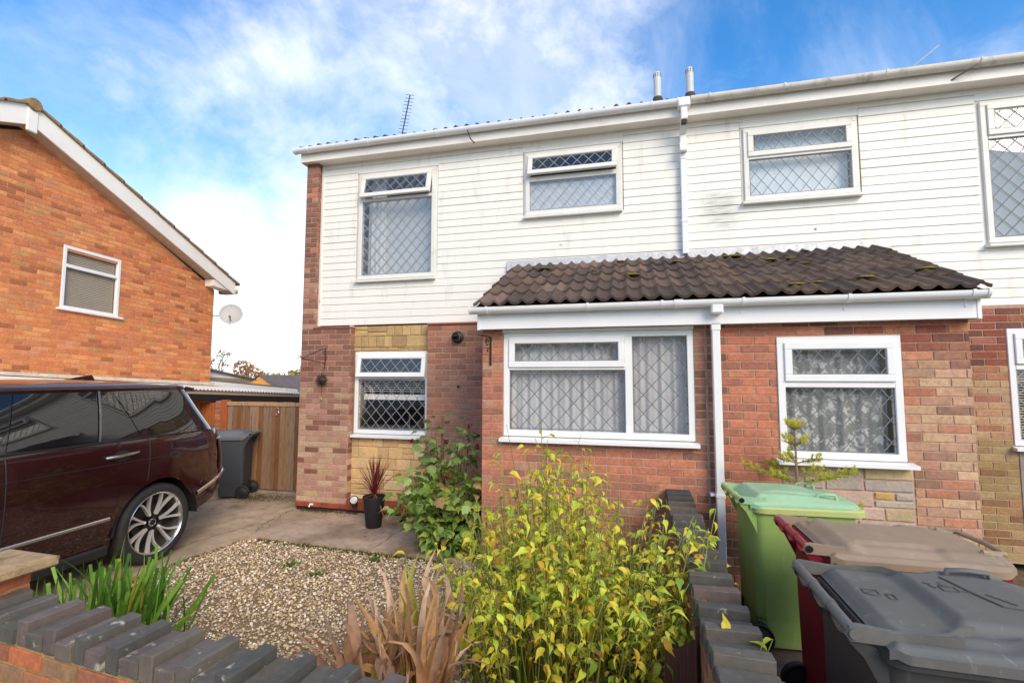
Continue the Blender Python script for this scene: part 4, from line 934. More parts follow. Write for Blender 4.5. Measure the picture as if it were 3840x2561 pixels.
def crown(name, parent, blobs, n, size, pal, seed):
    r = np.random.default_rng(seed); V = []; C = []
    for i in range(n):
        b = blobs[r.integers(len(blobs))]; d = r.normal(size=3); d /= np.linalg.norm(d); rad = r.uniform(.55, 1.0) ** .5
        p = np.array(b[:3]) + d * rad * np.array(b[3:6]) * r.uniform(.8, 1.08); s = size * r.uniform(.5, 1.2)
        a = r.normal(size=3); a /= np.linalg.norm(a); q = np.cross(a, r.normal(size=3)); q /= np.linalg.norm(q)
        V += [p - a * s, p + q * s * .55, p + a * s, p - q * s * .55]; C.append(np.array(pal[r.integers(len(pal))]) * r.uniform(.8, 1.15))
    C = np.array(C); C[:, 3] = 1
    o = bulk(name, np.array(V), np.arange(4 * n).reshape(-1, 4), leaf_f, C, parent); return o
def tree_far(name, base, lab, blobs, n, size, pal, seed, limbs):
    t = thing(name, base, lab, 'tree', 'far trees behind the carport'); m = MB()
    for pts, rr in limbs: m.tube(pts, rr, 7)
    m.build('trunk', mat('bark', S(120, 100, 80), rough=1, var=.2, scale=6), t)
    c = crown('crown', t, blobs, n, size, pal, seed); c['kind'] = 'stuff'; return t
AUT = [S(196, 160, 80), S(170, 146, 66), S(150, 132, 60), S(206, 176, 104), S(132, 116, 56)]
tree_far('round_tree', (-25, 38, -1.2), 'broad rounded yellow green tree on the skyline beside the corner pier', [(-27, 38, 1.3, 3.2, 2.5, 1.9), (-24, 38.5, 1.1, 3.0, 2.4, 1.7), (-30, 39, 1.0, 2.5, 2, 1.5), (-33, 39, .8, 2.5, 2, 1.4)], 5200, .22, AUT, 4, [([(-27, 38, -1.2), (-26.8, 38, .6), (-26.2, 38, 1.8)], [.3, .22, .08])])
tree_far('autumn_tree', (-29.5, 31, -1.2), 'russet leaved small tree over the outbuilding roof', [(-28.3, 31, 2.0, 1.0, .9, .8), (-29.1, 31, 2.5, .7, .8, .7), (-27.6, 31, 1.7, .9, .8, .6)], 700, .14, [S(196, 140, 80), S(180, 120, 66), S(206, 168, 110)], 5, [([(-28.6, 31, -1.2), (-28.5, 31, 1.2), (-28.8, 31, 2.4)], [.16, .12, .03])])
BT = thing('bare_tree', (-30.6, 30.5, -1.2), 'thin almost leafless tree above the outbuilding beside the orange gable', 'tree', 'far trees behind the carport')
rt = random.Random(17); m = MB(); tips = []
def branch(p, d, L, r, dep):
    q = p + d * L; mid = (p + q) / 2 + Vector((rt.uniform(-1, 1), rt.uniform(-1, 1), 0)) * L * .06; m.tube([p, mid, q], [r, r * .85, r * .65], 6)
    if dep == 0: tips.append(q); return
    for k in range(3 if dep > 1 else 2):
        a = Vector((rt.uniform(-1, 1), rt.uniform(-.6, .6), rt.uniform(.15, 1))).normalized(); branch(q, (d * .9 + a * .75).normalized(), L * rt.uniform(.6, .8), r * .6, dep - 1)
branch(Vector((-31.0, 30.5, -1.2)), Vector((.03, 0, 1)), 1.75, .09, 4); m.build('trunk', MATS['bark'], BT, smooth=True)
c_ = crown('crown', BT, [(t.x, t.y, t.z, .14, .14, .14) for t in tips], 240, .10, [S(196, 164, 110), S(170, 140, 96)], 8); c_['kind'] = 'stuff'

# houses across the road: seen only as reflections in the panes
for i, (x0, x1, cc, lab) in enumerate(((-13, -4.5, S(222, 208, 180), 'cream rendered house across the road reflected in the windows'), (-4.5, 4, S(176, 110, 84), 'brick house across the road'), (4, 13, S(226, 214, 190), 'pale rendered house across the road to the right'))):
    OH = thing('opposite_house', ((x0 + x1) / 2, -20, 0), lab, 'house')
    MB().box(x0, x1 - .02, -26, -19, -.2, 5.0).build('wall', mat('opposite_wall_%d' % i, cc, rough=.9, var=.08, scale=2), OH)
    m = MB(); m.prism([(-18.6, 4.95), (-22.5, 6.9), (-26.4, 4.95)], x0, x1 - .02, 'x'); m.build('roof', MATS['roof_slope'], OH)
    for k in range(3):
        for z in (.9, 3.2):
            xx = x0 + 1.0 + k * 2.6; o = MB(); ring(o, xx, xx + 1.5, z, z + 1.25, -18.98, -18.9, .07); wn_ = o.build('window', upvc, OH); MB().box(xx + .07, xx + 1.43, -18.96, -18.95, z + .07, z + 1.18).build('pane', mat('opposite_pane', S(60, 70, 80), rough=.1), wn_)
# ------------------------------------------------------------------ car
paint = mat('burgundy_paint', S(50, 17, 20), rough=.2, var=.03, scale=40, metal=.3, coat=1.0, spec=.5)
blackg = mat('gloss_black', (.006, .006, .007, 1), rough=.12, var=0, coat=.5)
tintg = mat('privacy_glass', (.010, .010, .011, 1), rough=.02, var=0, spec=.6, coat=.25)
chrome = mat('satin_chrome', S(206, 202, 196), rough=.22, metal=.95, var=.03)
rubber = mat('tyre_rubber', S(40, 39, 38), rough=.8, var=.2, scale=20)
plast = mat('black_plastic', S(30, 29, 29), rough=.6, var=.15)
CAR = thing('parked_car', (-5.605, 3.925, -.012), 'dark burgundy sport utility car with silver trim parked on the driveway', 'car', rz=R(2))
def ip(x, xs, ys): return float(np.interp(x, xs, ys))
def HWz(z): return ip(z, [.25, .42, .55, .72, .90, 1.04, 1.065, 1.10, 1.20, 1.262], [.905, .94, .962, .978, .985, .982, .974, .976, .962, .938])
def SEz(z): return ip(z, [.25, .45, .60, .73, .80, 1.0, 1.262], [.92, 1.02, 1.075, 1.09, 1.06, 1.04, .97])
S1, SF = .26, -2.95
def plan(kind, q, z):
    hw = HWz(z)
    if kind == 's':
        tap = max(0, (q - .0) / .9) ** 2 * .05 + max(0, (-q - 2.2) / 1.2) ** 2 * .03
        return (hw - tap, q)
    n = 3.7; se = SEz(z) if kind == 'r' else -3.95 + max(0, z - .8) * .25; s1 = S1 if kind == 'r' else SF
    c, s_ = max(math.cos(q), 0) ** (2 / n), max(math.sin(q), 0) ** (2 / n)
    return ((hw - (.0042 if kind == 'r' else .0095)) * c, s1 + (se - s1) * s_)
def belt(s): return 1.257
def zlow(s):
    b = .30
    if s > .45: b = .385 + (s - .45) * .32
    for c in (0, -2.92):
        d = abs(s - c)
        if d < .448: b = max(b, .38 + math.sqrt(max(0, .452 ** 2 - d * d)))
    return b
cols = [('r', R(a)) for a in (90, 80, 70, 60, 50, 40, 32, 25, 19, 14, 10, 6, 3)]
ss = sorted(set([round(v, 3) for v in list(np.linspace(-.447, .2, 22)) + [-.449, -.46] + list(np.linspace(-2.47, -.46, 22)) + [-2.471, -2.459] + list(np.linspace(-2.92, -2.48, 16))]), reverse=True)
cols += [('s', s) for s in ss] + [('f', R(a)) for a in (3, 8, 15, 25, 38, 52, 66, 80, 90)]
rows = 16
def body_pt(cq, i, sg, z=None, o=0.):
    k, q = cq; x0, s0 = plan(k, q, .9)
    zl = zlow(s0); zt = belt(s0) if k != 'f' else ip(s0, [-3.95, -3.2, -2.95], [1.0, 1.13, 1.2])
    if k == 's' and s0 < -2.3: zt = ip(s0, [-2.95, -2.3], [1.2, 1.257])
    zz = zl + (zt - zl) * i / rows if z is None else z
    x, s = plan(k, q, zz); return ((x + o) * sg, s, zz)
for_ = MB()
for sg in (1, -1):
    vs = [body_pt(c, i, sg) for c in cols for i in range(rows + 1)]
    for_.add(vs, [(j * (rows + 1) + i, j * (rows + 1) + i + 1, (j + 1) * (rows + 1) + i + 1, (j + 1) * (rows + 1) + i) for j in range(len(cols) - 1) for i in range(rows)])
body = for_.build('body', paint, CAR, smooth=True, sharp=60, local=True)
# bonnet and shoulder deck closing the shell under the glass
m = MB(); top = [body_pt(c, rows, 1) for c in cols]; m.add([(0, p[1], p[2] + (.03 if p[1] < -2.6 else 0)) for p in top] + top + [(-p[0], p[1], p[2]) for p in top], [(j, j + 1, len(top) + j + 1, len(top) + j) for j in range(len(top) - 1)] + [(j, j + 1, 2 * len(top) + j + 1, 2 * len(top) + j) for j in range(len(top) - 1)])
m.build('bonnet', paint, CAR, smooth=True, sharp=60, local=True)
# wheel-arch liners and underside
m = MB()
for sg in (1, -1):
    for c in (0, -2.92):
        ar = [(c + .452 * math.cos(R(a)), .38 + .452 * math.sin(R(a))) for a in range(0, 181, 12)]
        vs = [(sg * .97, y, z) for y, z in ar] + [(sg * .55, y, z) for y, z in ar]; n = len(ar); m.add(vs, [(i, i + 1, n + i + 1, n + i) for i in range(n - 1)])
        m.add([(sg * .56, c - .5, .1), (sg * .56, c + .5, .1), (sg * .56, c + .5, .95), (sg * .56, c - .5, .95)], [(0, 1, 2, 3)])
m.box(-.9, .9, -3.6, -.46, .24, .31); m.build('underbody', plast, CAR, local=True, fix=False)
# lower valance and sill
for sg in (1, -1): MB().box(sg * .86, sg * .955, -2.46, -.47, .235, .33, .02).build('sill', plast, CAR, local=True)
# glasshouse
def GH(t): return .935 - .135 * t - .065 * t * t
def green(kind, q, t, sg=1, o=0.):
    hw = GH(t) + o; z = 1.257 + t * .478; se = .86 - .28 * t - .03 * math.sin(t * 3.1); s1 = .05; sf0, sf = -1.95 + t * .35, -2.85 + t * .95
    if kind == 's':
        tap = max(0, (q + .2) / .6) ** 2 * .02; return ((hw - tap) * sg, q, z)
    n = 5.0 if kind == 'r' else 2.6; c, s_ = max(math.cos(q), 0) ** (2 / n), max(math.sin(q), 0) ** (2 / n)
    a, b = (s1, se) if kind == 'r' else (sf0, sf); return ((hw - .0035 * (kind == 'r')) * c * sg, a + (b - a) * s_, z)
gc = [('r', R(a)) for a in (90, 75, 60, 48, 38, 30, 22, 15, 9, 4)] + [('s', s) for s in np.linspace(.05, -1.6, 14)] + [('f', R(a)) for a in (5, 14, 25, 38, 52, 66, 80, 90)]
m = MB()
for sg in (1, -1):
    vs = [green(k, q, i / 8, sg) for k, q in gc for i in range(9)]; m.add(vs, [(j * 9 + i, j * 9 + i + 1, (j + 1) * 9 + i + 1, (j + 1) * 9 + i) for j in range(len(gc) - 1) for i in range(8)])
gh = m.build('pillars', blackg, CAR, smooth=True, sharp=60, local=True)
def side_pt(s, t, sg, o):
    # point of the glasshouse side at length s, sliding round the rear corner
    se = .86 - .28 * t - .03 * math.sin(t * 3.1); s1 = .05
    if s <= s1: x, y, z = green('s', s, t, sg, o); return (x, y, z)
    u = min(.999, (s - s1) / (se - s1)); n = 5.0; sn = u ** (n / 2); q = math.asin(min(1, sn)); return green('r', q, t, sg, o)
def pane(nm, b0, b1, t0, t1, lo=.05, hi=.95, mt=None, o=.005):
    for sg in (1, -1):
        def fn(u, v): 
            t = lo + (hi - lo) * v; a = b0 + (t0 - b0) * t; b = b1 + (t1 - b1) * t; return side_pt(a + (b - a) * u, t, sg, o)
        MB().sheet(fn, 28, 16).build(nm, mt or tintg, CAR, smooth=True, sharp=180, fix=False, local=True)
pane('front_side_window', -2.15, -1.31, -1.55, -1.17); pane('rear_door_window', -1.29, -.63, -1.15, -.52); pane('door_quarterlight', -.60, -.235, -.49, -.42, lo=.05, hi=.96); pane('rear_quarter_window', -.20, .52, -.385, .38, lo=.06, hi=.93)
for sg in (1, -1):
    MB().sheet(lambda u, v: side_pt(-.615 + .02 * u + (-.505 + .615) * v * .97, .03 + .94 * v, sg, .009), 2, 8).build('window_divider', mat('divider_grey', S(110, 108, 106), rough=.35, metal=.6), CAR, fix=False, local=True)
    MB().tube([side_pt(s, 0, sg, .012) for s in np.linspace(-1.75, .60, 36)], .007, 6).build('belt_trim', plast, CAR, local=True)
# roof with spoiler and fin
m = MB(); ring0 = [green(k, q, 1.0, 1, .012) for k, q in gc] + [green(k, q, 1.0, -1, .012) for k, q in gc[::-1][1:-1]]; n = len(ring0); vs = []; cyy = -.7
lv = [(1.0, -.022), (1.012, .0), (1.0, .022), (.93, .048), (.8, .068), (.6, .083), (.35, .09), (.02, .093)]
for sc_, dz in lv: vs += [(p[0] * sc_, cyy + (p[1] - cyy) * sc_, 1.735 + dz - .03 * max(0, (p[1] - .0) / .5) * (dz > .03)) for p in ring0]
m.add(vs, [(k * n + i, k * n + (i + 1) % n, (k + 1) * n + (i + 1) % n, (k + 1) * n + i) for k in range(len(lv) - 1) for i in range(n)]); m.build('roof', paint, CAR, smooth=True, sharp=70, local=True)
m = MB(); m.prism([(.42, 1.70), (.44, 1.765), (.62, 1.735), (.69, 1.70), (.67, 1.685)], -.62, .62, 'x'); m.build('spoiler', paint, CAR, local=True, smooth=True, sharp=30)
m = MB(); m.prism([(-.30, 1.815), (-.02, 1.875), (.02, 1.815)], -.02, .02, 'x'); m.build('roof_fin', paint, CAR, local=True)
m = MB(); m.box(.575, .60, .67, .70, 1.695, 1.73); m.build('spoiler_light', chrome, CAR, local=True)
# trims, seams, handle, lights
def onbody(s, z, o=.004, sg=1):
    if s <= .2: x, y = plan('s', s, z); return ((x + o) * sg, y, z)
    se = SEz(z); u = min(.9995, max(0, (s - S1) / (se - S1))); q = math.asin(u ** (3.7 / 2)); x, y = plan('r', q, z); return ((x + o) * sg, y + o * u, z)
for sg in (1, -1):
    for (pts, hh) in (([(-2.42, .553), (-1.5, .556), (-.50, .566)], .034), ([(.44, .580), (.60, .640), (.75, .700), (.90, .752), (1.02, .775)], .05)):
        xs_, zs_ = [p[0] for p in pts], [p[1] for p in pts]
        def rib(u, v):
            s_ = xs_[0] + (xs_[-1] - xs_[0]) * u; z_ = float(np.interp(s_, xs_, zs_)) + hh * (v - .5); return onbody(s_, z_, .004 + .012 * math.sin(math.pi * v) ** .5, sg)
        MB().sheet(rib, 30, 6).build('side_trim', chrome, CAR, local=True, smooth=True, sharp=180, fix=False)
m = MB()
for sg in (1, -1):
    m.tube([onbody(-.145 - .02 * ((1.25 - z) / .4) ** 2, z, .0015, sg) for z in np.linspace(1.25, .84, 14)], .0045, 5)
    m.tube([onbody(-1.30, z, .0015, sg) for z in np.linspace(1.25, .34, 14)], .0045, 5)
    m.tube([onbody(s, .43, .002, sg) for s in np.linspace(-2.4, -.5, 14)], .0045, 5)
    m.tube([onbody(s, 1.052, .001, sg) for s in np.linspace(-2.8, .7, 40)], .003, 5)  # no seam: dark line drawn in as the shade of the shoulder crease
    m.tube([onbody(s, .50 + .32 * (s - .46), .001, sg) for s in np.linspace(.47, .95, 14)], .004, 5)
m.build('seams_crease_shade', seal_m, CAR, local=True)
m = MB(); m.tube([onbody(s, z, o, 1) for s, z, o in ((-.575, 1.118, .012), (-.54, 1.122, .035), (-.42, 1.128, .042), (-.31, 1.132, .035), (-.275, 1.132, .012))], .016, 8, flat=.7); m.build('door_handle', chrome, CAR, local=True, smooth=True)
m = MB(); m.sheet(lambda u, v: onbody(-.42 + .085 * math.cos(2 * math.pi * u) * v, 1.118 + .05 * math.sin(2 * math.pi * u) * v, .003, 1), 20, 2); m.build('handle_recess', plast, CAR, local=True, fix=False)
for sg in (1, -1): MB().sheet(lambda u, v: onbody(.74 + u * .27, .80 + (1.135 - .80) * v, .006, sg), 12, 8).build('tail_light', mat('tail_lamp', S(58, 14, 16), rough=.05, var=0, coat=1), CAR, local=True, fix=False, smooth=True)
m = MB()
for sg in (1, -1):
    m.tube([onbody(.75 + t, 1.14, .008, sg) for t in np.linspace(0, .245, 10)] + [onbody(1.0, z, .010, sg) for z in np.linspace(1.13, .80, 10)], .011, 6)
m.build('light_surround', mat('lamp_edge', S(186, 176, 168), rough=.15, metal=.6), CAR, local=True)
m = MB(); m.tube([onbody(s, .735, .006, 1) for s in np.linspace(.94, 1.06, 8)] + [(0, 1.095, .735)] + [onbody(s, .735, .006, -1) for s in np.linspace(1.06, .94, 8)], .018, 8); m.build('bumper_strip', chrome, CAR, local=True, smooth=True)
# wheels
tp = [(.296, -.128), (.315, -.137), (.345, -.139), (.372, -.127), (.387, -.10), (.390, -.05), (.390, .05), (.387, .10), (.372, .127), (.345, .139), (.315, .137), (.296, .128)]
TY = MB().lathe(tp, 56).mesh('tyre', rubber, smooth=True, sharp=50)
rp = [(.297, .12), (.300, .133), (.294, .136), (.286, .128), (.280, .09), (.262, .0), (.26, -.1)]
RIMm = MB().lathe(rp, 56).mesh('rim', chrome, smooth=True, sharp=40)
sil = mat('wheel_silver', S(206, 202, 196), rough=.42, metal=.45, var=.03)
m = MB()
def spoke(a, da, r0, r1, w0, w1, tw):
    c0, c1 = a, a + da; pts = []
    for i in range(7):
        t = i / 6; r = r0 + (r1 - r0) * t; th = c0 + da * t ** 1.3 + tw * math.sin(t * math.pi) ; h = .085 + .035 * t - .012 * math.sin(t * math.pi); wd = w0 + (w1 - w0) * t ** 2
        d = Vector((math.cos(th), math.sin(th), 0)); q = Vector((-d.y, d.x, 0)); p = d * r
        pts.append((p - q * wd, p + q * wd, h))
    vs = []
    for (a_, b_, h) in pts: vs += [(a_.x, a_.y, h), (b_.x, b_.y, h), (b_.x, b_.y, h - .035), (a_.x, a_.y, h - .035)]
    fs = []
    for i in range(6):
        for k in range(4): fs.append((i * 4 + k, i * 4 + (k + 1) % 4, (i + 1) * 4 + (k + 1) % 4, (i + 1) * 4 + k))
    m.add(vs, fs + [(0, 1, 2, 3), (24, 25, 26, 27)])
for k in range(7):
    a = 2 * math.pi * k / 7
    spoke(a - .05, -.17, .085, .288, .0075, .013, -.05); spoke(a + .05, .21, .085, .288, .0075, .010, -.05)
    m.tube([(.088 * math.cos(a + t), .088 * math.sin(a + t), .075) for t in (-.12, -.05, .05, .12)], .014, 6)
SPK = m.mesh('spokes', sil, smooth=True, sharp=30)
m = MB().lathe([(.0, .075), (.03, .075), (.036, .068), (.04, .05), (.075, .045), (.085, .06), (.09, .04)], 28); HUB = m.mesh('hub_cap', blackg, smooth=True)
m = MB().lathe([(.0, .01), (.17, .012), (.17, -.01)], 32); DSC = m.mesh('brake_disc', mat('brake_grey', S(70, 66, 64), rough=.5, metal=.7), smooth=True)
m = MB().lathe([(0, -.07), (.262, -.07)], 24); BCK = m.mesh('barrel_back', plast)
m = MB().lathe([(.030, .077), (.036, .08), (.04, .072)], 24); HRG = m.mesh('hub_ring', chrome, smooth=True)
for (y, z) in ((0, .39), (-2.92, .39)):
    for sg in (1, -1):
        W_ = link('wheel', TY, CAR, (sg * (.94 - .128), y, z), (0, R(90) * sg, R(0)), None, None, True)
        for nm, me in (('rim', RIMm), ('spokes', SPK), ('hub_cap', HUB), ('brake_disc', DSC), ('barrel_back', BCK), ('hub_ring', HRG)): link(nm, me, W_, (0, 0, 0), None, None, None, True)

# ------------------------------------------------------------------ wheelie bins
def sstep(x, a, b):
    t = min(1, max(0, (x - a) / (b - a))); return t * t * (3 - 2 * t)
def wheelie(name, loc, rz, lab, body_m, lid_m, bar_m, Wd=.58, Dp=.80, H=.97, style=0):
    t = thing(name, loc, lab, 'wheelie bin', None, rz); hw = Wd / 2
    # tapered body, rounded corners
    def rr(x0, x1, h_, rad, z, n=6):
        pts = []
        for cxx, cyy, a0 in ((x1 - rad, h_ - rad, 0), (x0 + rad, h_ - rad, 90), (x0 + rad, -h_ + rad, 180), (x1 - rad, -h_ + rad, 270)):
            for i in range(n + 1):
                a = R(a0 + 90 * i / n); pts.append((cxx + rad * math.cos(a), cyy + rad * math.sin(a), z))
        return pts
    lv = [(.12, .66 * Dp, hw - .075, .05, .03), (.10, .68 * Dp, hw - .062, .06, .07), (.098, .70 * Dp, hw - .056, .06, .215), (.086, .705 * Dp, hw - .052, .06, .225), (.082, .80 * Dp, hw - .032, .06, .60), (.08, .89 * Dp, hw - .020, .065, H - .07), (.08, .89 * Dp, hw - .020, .065, H - .052)]
    rim = [(.075, .90 * Dp, hw - .012, .065, H - .053), (.068, .955 * Dp, hw + .006, .08, H - .048), (.068, .955 * Dp, hw + .006, .08, H - .014), (.075, .945 * Dp, hw - .004, .075, H - .004)]
    m = MB(); vs = []
    for q in rim: vs += rr(*q)
    m.add(vs, [(k * 28 + i, k * 28 + (i + 1) % 28, (k + 1) * 28 + (i + 1) % 28, (k + 1) * 28 + i) for k in range(len(rim) - 1) for i in range(28)] + [tuple(range(28))[::-1], tuple(3 * 28 + i for i in range(28))])
    m.build('rim', bar_m if style == 0 else body_m, t, smooth=True, sharp=35, local=True)
    m = MB(); n = 28; vs = []
    for q in lv: vs += rr(*q)
    m.add(vs, [(k * n + i, k * n + (i + 1) % n, (k + 1) * n + (i + 1) % n, (k + 1) * n + i) for k in range(len(lv) - 1) for i in range(n)] + [tuple(range(n))[::-1], tuple((len(lv) - 1) * n + i for i in range(n))])
    m.build('body', body_m, t, smooth=True, sharp=35, local=True)
    # handle bar on brackets behind the lid
    hz = H + .03; L = hw - .045
    m = MB(); m.cyl((0, -L, hz), (0, L, hz), .019, 14)
    for y in (-L * .33, L * .33): m.cyl((0, y - .012, hz), (0, y + .012, hz), .0225, 14)
    bar = m.build('handle', bar_m, t, smooth=True, sharp=40, local=True)
    m = MB()
    for y in (-L + .005, -L * .33, L * .33, L - .005):
        m.prism([(0.0, hz - .018), (.10, H - .03), (.10, H - .20 if abs(y) > L * .5 else H - .10), (.078, H - .15 if abs(y) > L * .5 else H - .09), (.03, H - .05), (-.016, hz - .03), (-.018, hz)], y - .007, y + .007, 'y')
    m.sheet(lambda u, v: (-.012 + .095 * v ** 1.3, -L + 2 * L * u, hz - .02 - .075 * v - .022 * math.sin(u * 3 * math.pi) ** 2 * (1 - v)), 30, 6)
    m.build('handle_bracket', body_m if style else lid_m if False else body_m, t, smooth=True, sharp=40, fix=False, local=True)
    for sg in (1, -1): MB().cyl((0, sg * (L - .002), hz), (0, sg * (L + .024), hz), .017, 16).build('hinge_cap', mat('hinge_black', S(26, 26, 27), rough=.4) if style != 2 else lid_m, t, smooth=True, sharp=40, local=True)
    # lid
    x0, x1, eh = ((.055, .925 * Dp, -.008) if style == 0 else (.085, .975 * Dp, .016))
    def top(x, y):
        ay = abs(y); e = min((x - x0) / .03, (x1 - x) / .035, (hw + eh - ay) / .03)
        z = H + .004 + .020 * sstep(e, 0, 1)
        if style == 2:
            z += .016 * sstep(x, x0 + .025, x0 + .055) * sstep(hw - .035 - ay, 0, .035)            # flat panel by the handle
            z += .034 * sstep(x, .315 - .25 * max(0, ay - .16), .365 - .25 * max(0, ay - .16)) * sstep(hw - .085 - ay, 0, .05)   # step up to the main panel
            z += .030 * sstep(x, .40, .52) * sstep(hw + .004 - ay, .0, .035) * sstep(ay, hw - .10, hw - .06) * (1 - sstep(x, .70, .80))
            z -= .05 * sstep(x, .66, .90)
        elif style == 1:
            z += .036 * sstep(x, .10, .20) * sstep(hw - .13 - ay + .10 * sstep(x, .10, .20), 0, .06) * (1 - .55 * sstep(x, .46, .86))
            z -= .016 * sstep(ay, hw - .15, hw - .11) * sstep(x, .22, .27) * (1 - sstep(x, .56, .62)) * (1 - sstep(ay, hw - .04, hw - .02))
        else:
            z += .046 * sstep(x, .07, .14) * sstep(hw - .02 - ay, .0, .07) * (1 - .9 * sstep(x, .30, .84))
            z += .012 * sstep(x, .16, .24) * sstep(hw - .12 - ay, 0, .03) * (1 - sstep(x, .5, .62))
        return z
    m = MB(); nu, nv = 90, 76
    def xy(u, v):
        x = x0 + (x1 - x0) * u; hh = hw + eh
        # rounded front corners
        rc = .10; dx_ = max(0, x - (x1 - rc)); hh2 = hh - (rc - math.sqrt(max(0, rc * rc - dx_ * dx_))) * .9
        dx2 = max(0, (x0 + .05) - x); hh2 -= dx2 * .4
        return x, -hh2 + 2 * hh2 * v
    def lt(u, v):
        x, y = xy(u, v); return (x, y, top(x, y if abs(y) < hw + eh - .0001 else math.copysign(hw + eh - .0001, y)))
    m.sheet(lt, nu, nv)
    edge = [(i / nu, 0) for i in range(nu + 1)] + [(1, j / nv) for j in range(1, nv + 1)] + [(i / nu, 1) for i in range(nu - 1, -1, -1)]
    vs = []
    for u, v in edge: p = lt(u, v); vs += [p, (p[0], p[1], p[2] - .03)]
    m.add(vs, [(2 * i, 2 * i + 2, 2 * i + 3, 2 * i + 1) for i in range(len(edge) - 1)])
    lid = m.build('lid', lid_m, t, smooth=True, sharp=50, fix=False, local=True)
    for sg in (1, -1):   # lid arms gripping the bar
        y = sg * (L + .004); m = MB()
        m.prism([(-.024, hz - .012), (-.012, hz + .02), (.012, hz + .026), (.12, H + .045), (.30 if style == 2 else .16, H + .05), (.30 if style == 2 else .16, H + .02), (.10, H + .002), (.02, hz - .026), (-.012, hz - .026)], y - .011, y + .011, 'y')
        m.build('lid_arm', lid_m, lid, smooth=True, sharp=30, local=True)
        if style == 2:   # upright rib running from the arm to the raised panel
            yb = L + .004; PP = [(.10, yb), (.22, yb), (.27, yb - .008), (.31, yb - .03), (.365, yb - .062)]; vs = []; rbm = MB()
            for (xx, yy) in PP:
                zt = top(xx, yy); hh_ = .028 if xx < .34 else .012
                vs += [(xx, sg * (yy + .006), zt - .01), (xx, sg * (yy + .004), zt + hh_), (xx, sg * (yy - .004), zt + hh_), (xx, sg * (yy - .006), zt - .01)]
            rbm.add(vs, [(4 * a + b_, 4 * a + (b_ + 1) % 4, 4 * a + 4 + (b_ + 1) % 4, 4 * a + 4 + b_) for a in range(4) for b_ in range(4)] + [(0, 1, 2, 3), (16, 17, 18, 19)]); rbm.build('lid_rib', lid_m, lid, smooth=True, sharp=40, local=True)
    # grab handles on the lid
    m = MB()
    if style == 1:
        ho = H + .040
        for sg in (1, -1):
            pass
        m.box(x1 - .10, x1 - .012, -.19, -.165, H + .012, H + .05, .006); m.box(x1 - .10, x1 - .012, .165, .19, H + .012, H + .05, .006)
        m.tube([(x1 - .09, -.18, H + .048), (x1 + .005, -.17, H + .044), (x1 + .025, 0, H + .042), (x1 + .005, .17, H + .044), (x1 - .09, .18, H + .048)], .012, 8)
    else:
        for sg in ((-1, 1) if style == 0 else (1,)):
            y = sg * (hw - .09); xa, xb = (.50, .63) if style == 0 else (.52, .68)
            zt = top((xa + xb) / 2, y) + (.028 if style == 0 else .04)
            m.tube([(xa, y, top(xa, y) - .004), (xa + .012, y, zt - .004), ((xa + xb) / 2, y, zt), (xb - .012, y, zt - .004), (xb, y, top(xb, y) - .004)], .0095, 8, flat=1.2)
    m.build('lid_handle', lid_m, lid, smooth=True, sharp=60, local=True)
    if style == 2:  # moulded marks on the lid: maker's bar, symbol and monogram
        m = MB(); zt = lambda x, y: top(x, y) + .0015
        def st(pts, r=.0022): m.tube([(x, y, zt(x, y)) for x, y in pts], r, 5)
        st([(.47, .17), (.505, .02), (.535, -.07)], .004); st([(.535, -.07), (.60, -.085)], .003)
        st([(.415, .03), (.465, .03), (.465, .07), (.415, .07), (.415, .03)]); st([(.425, .09), (.44, .075), (.455, .09)]); st([(.43, .105), (.45, .115)]); st([(.40, .05), (.385, .065), (.395, .08), (.375, .095)]); st([(.475, .04), (.50, .035)])
        st([(.155, .06), (.155, .02), (.18, .01), (.205, .02), (.205, .06), (.155, .06)]); st([(.165, .03), (.195, .05)]); st([(.225, -.01), (.25, -.01), (.25, .03), (.225, .03), (.225, -.01)])
        for i in range(4): st([(.54 + i * .012, .03 - .02 * i), (.555 + i * .012, .015 - .02 * i)])
        m.build('moulded_marks', mat('lid_mark_grey', S(78, 77, 74), rough=.7), lid, local=True)
    # wheels and axle
    ax = MB(); ax.cyl((.085, -hw + .03, .10), (.085, hw - .03, .10), .011, 8); ax.build('axle', plast, t, local=True)
    for sg in (1, -1):
        q = Matrix.Translation((.085, sg * (hw - .045), .10)) @ Matrix.Rotation(R(90), 4, 'X')
        m = MB(); m.lathe([(.0, -.02), (.05, -.02), (.062, -.012), (.085, -.012), (.092, -.022), (.10, -.016), (.10, .016), (.092, .022), (.085, .012), (.062, .012), (.05, .02), (0, .02)], 28, q); m.build('wheel', plast, t, smooth=True, sharp=40, local=True)
    return t
bin_green = mat('bin_green', S(146, 176, 96), rough=.5, var=.08, scale=5, tint=S(128, 164, 84), tscale=2.5, tlo=.5, thi=.8, bump=.15, bscale=180, scuff=(S(176, 194, 128), S(112, 130, 70)))
lid_green = mat('bin_lid_green', S(154, 192, 150), rough=.45, var=.05, scale=5, tint=S(172, 204, 164), tscale=3, tlo=.5, thi=.8, scuff=(S(206, 218, 194), S(146, 160, 124)))
bar_green = mat('bin_bar_green', S(182, 192, 116), rough=.5, var=.05)
bin_red = mat('bin_red', S(118, 20, 38), rough=.45, var=.08, scale=6)
lid_brown = mat('bin_lid_brown', S(152, 131, 106), rough=.5, var=.06, scale=4, tint=S(172, 148, 124), tscale=3, tlo=.5, thi=.8, scuff=(S(190, 170, 148), S(128, 104, 84)))
bin_grey = mat('bin_grey', S(56, 55, 53), rough=.55, var=.1, scale=6, bump=.15, bscale=180, scuff=(S(90, 88, 84), S(74, 70, 62)))
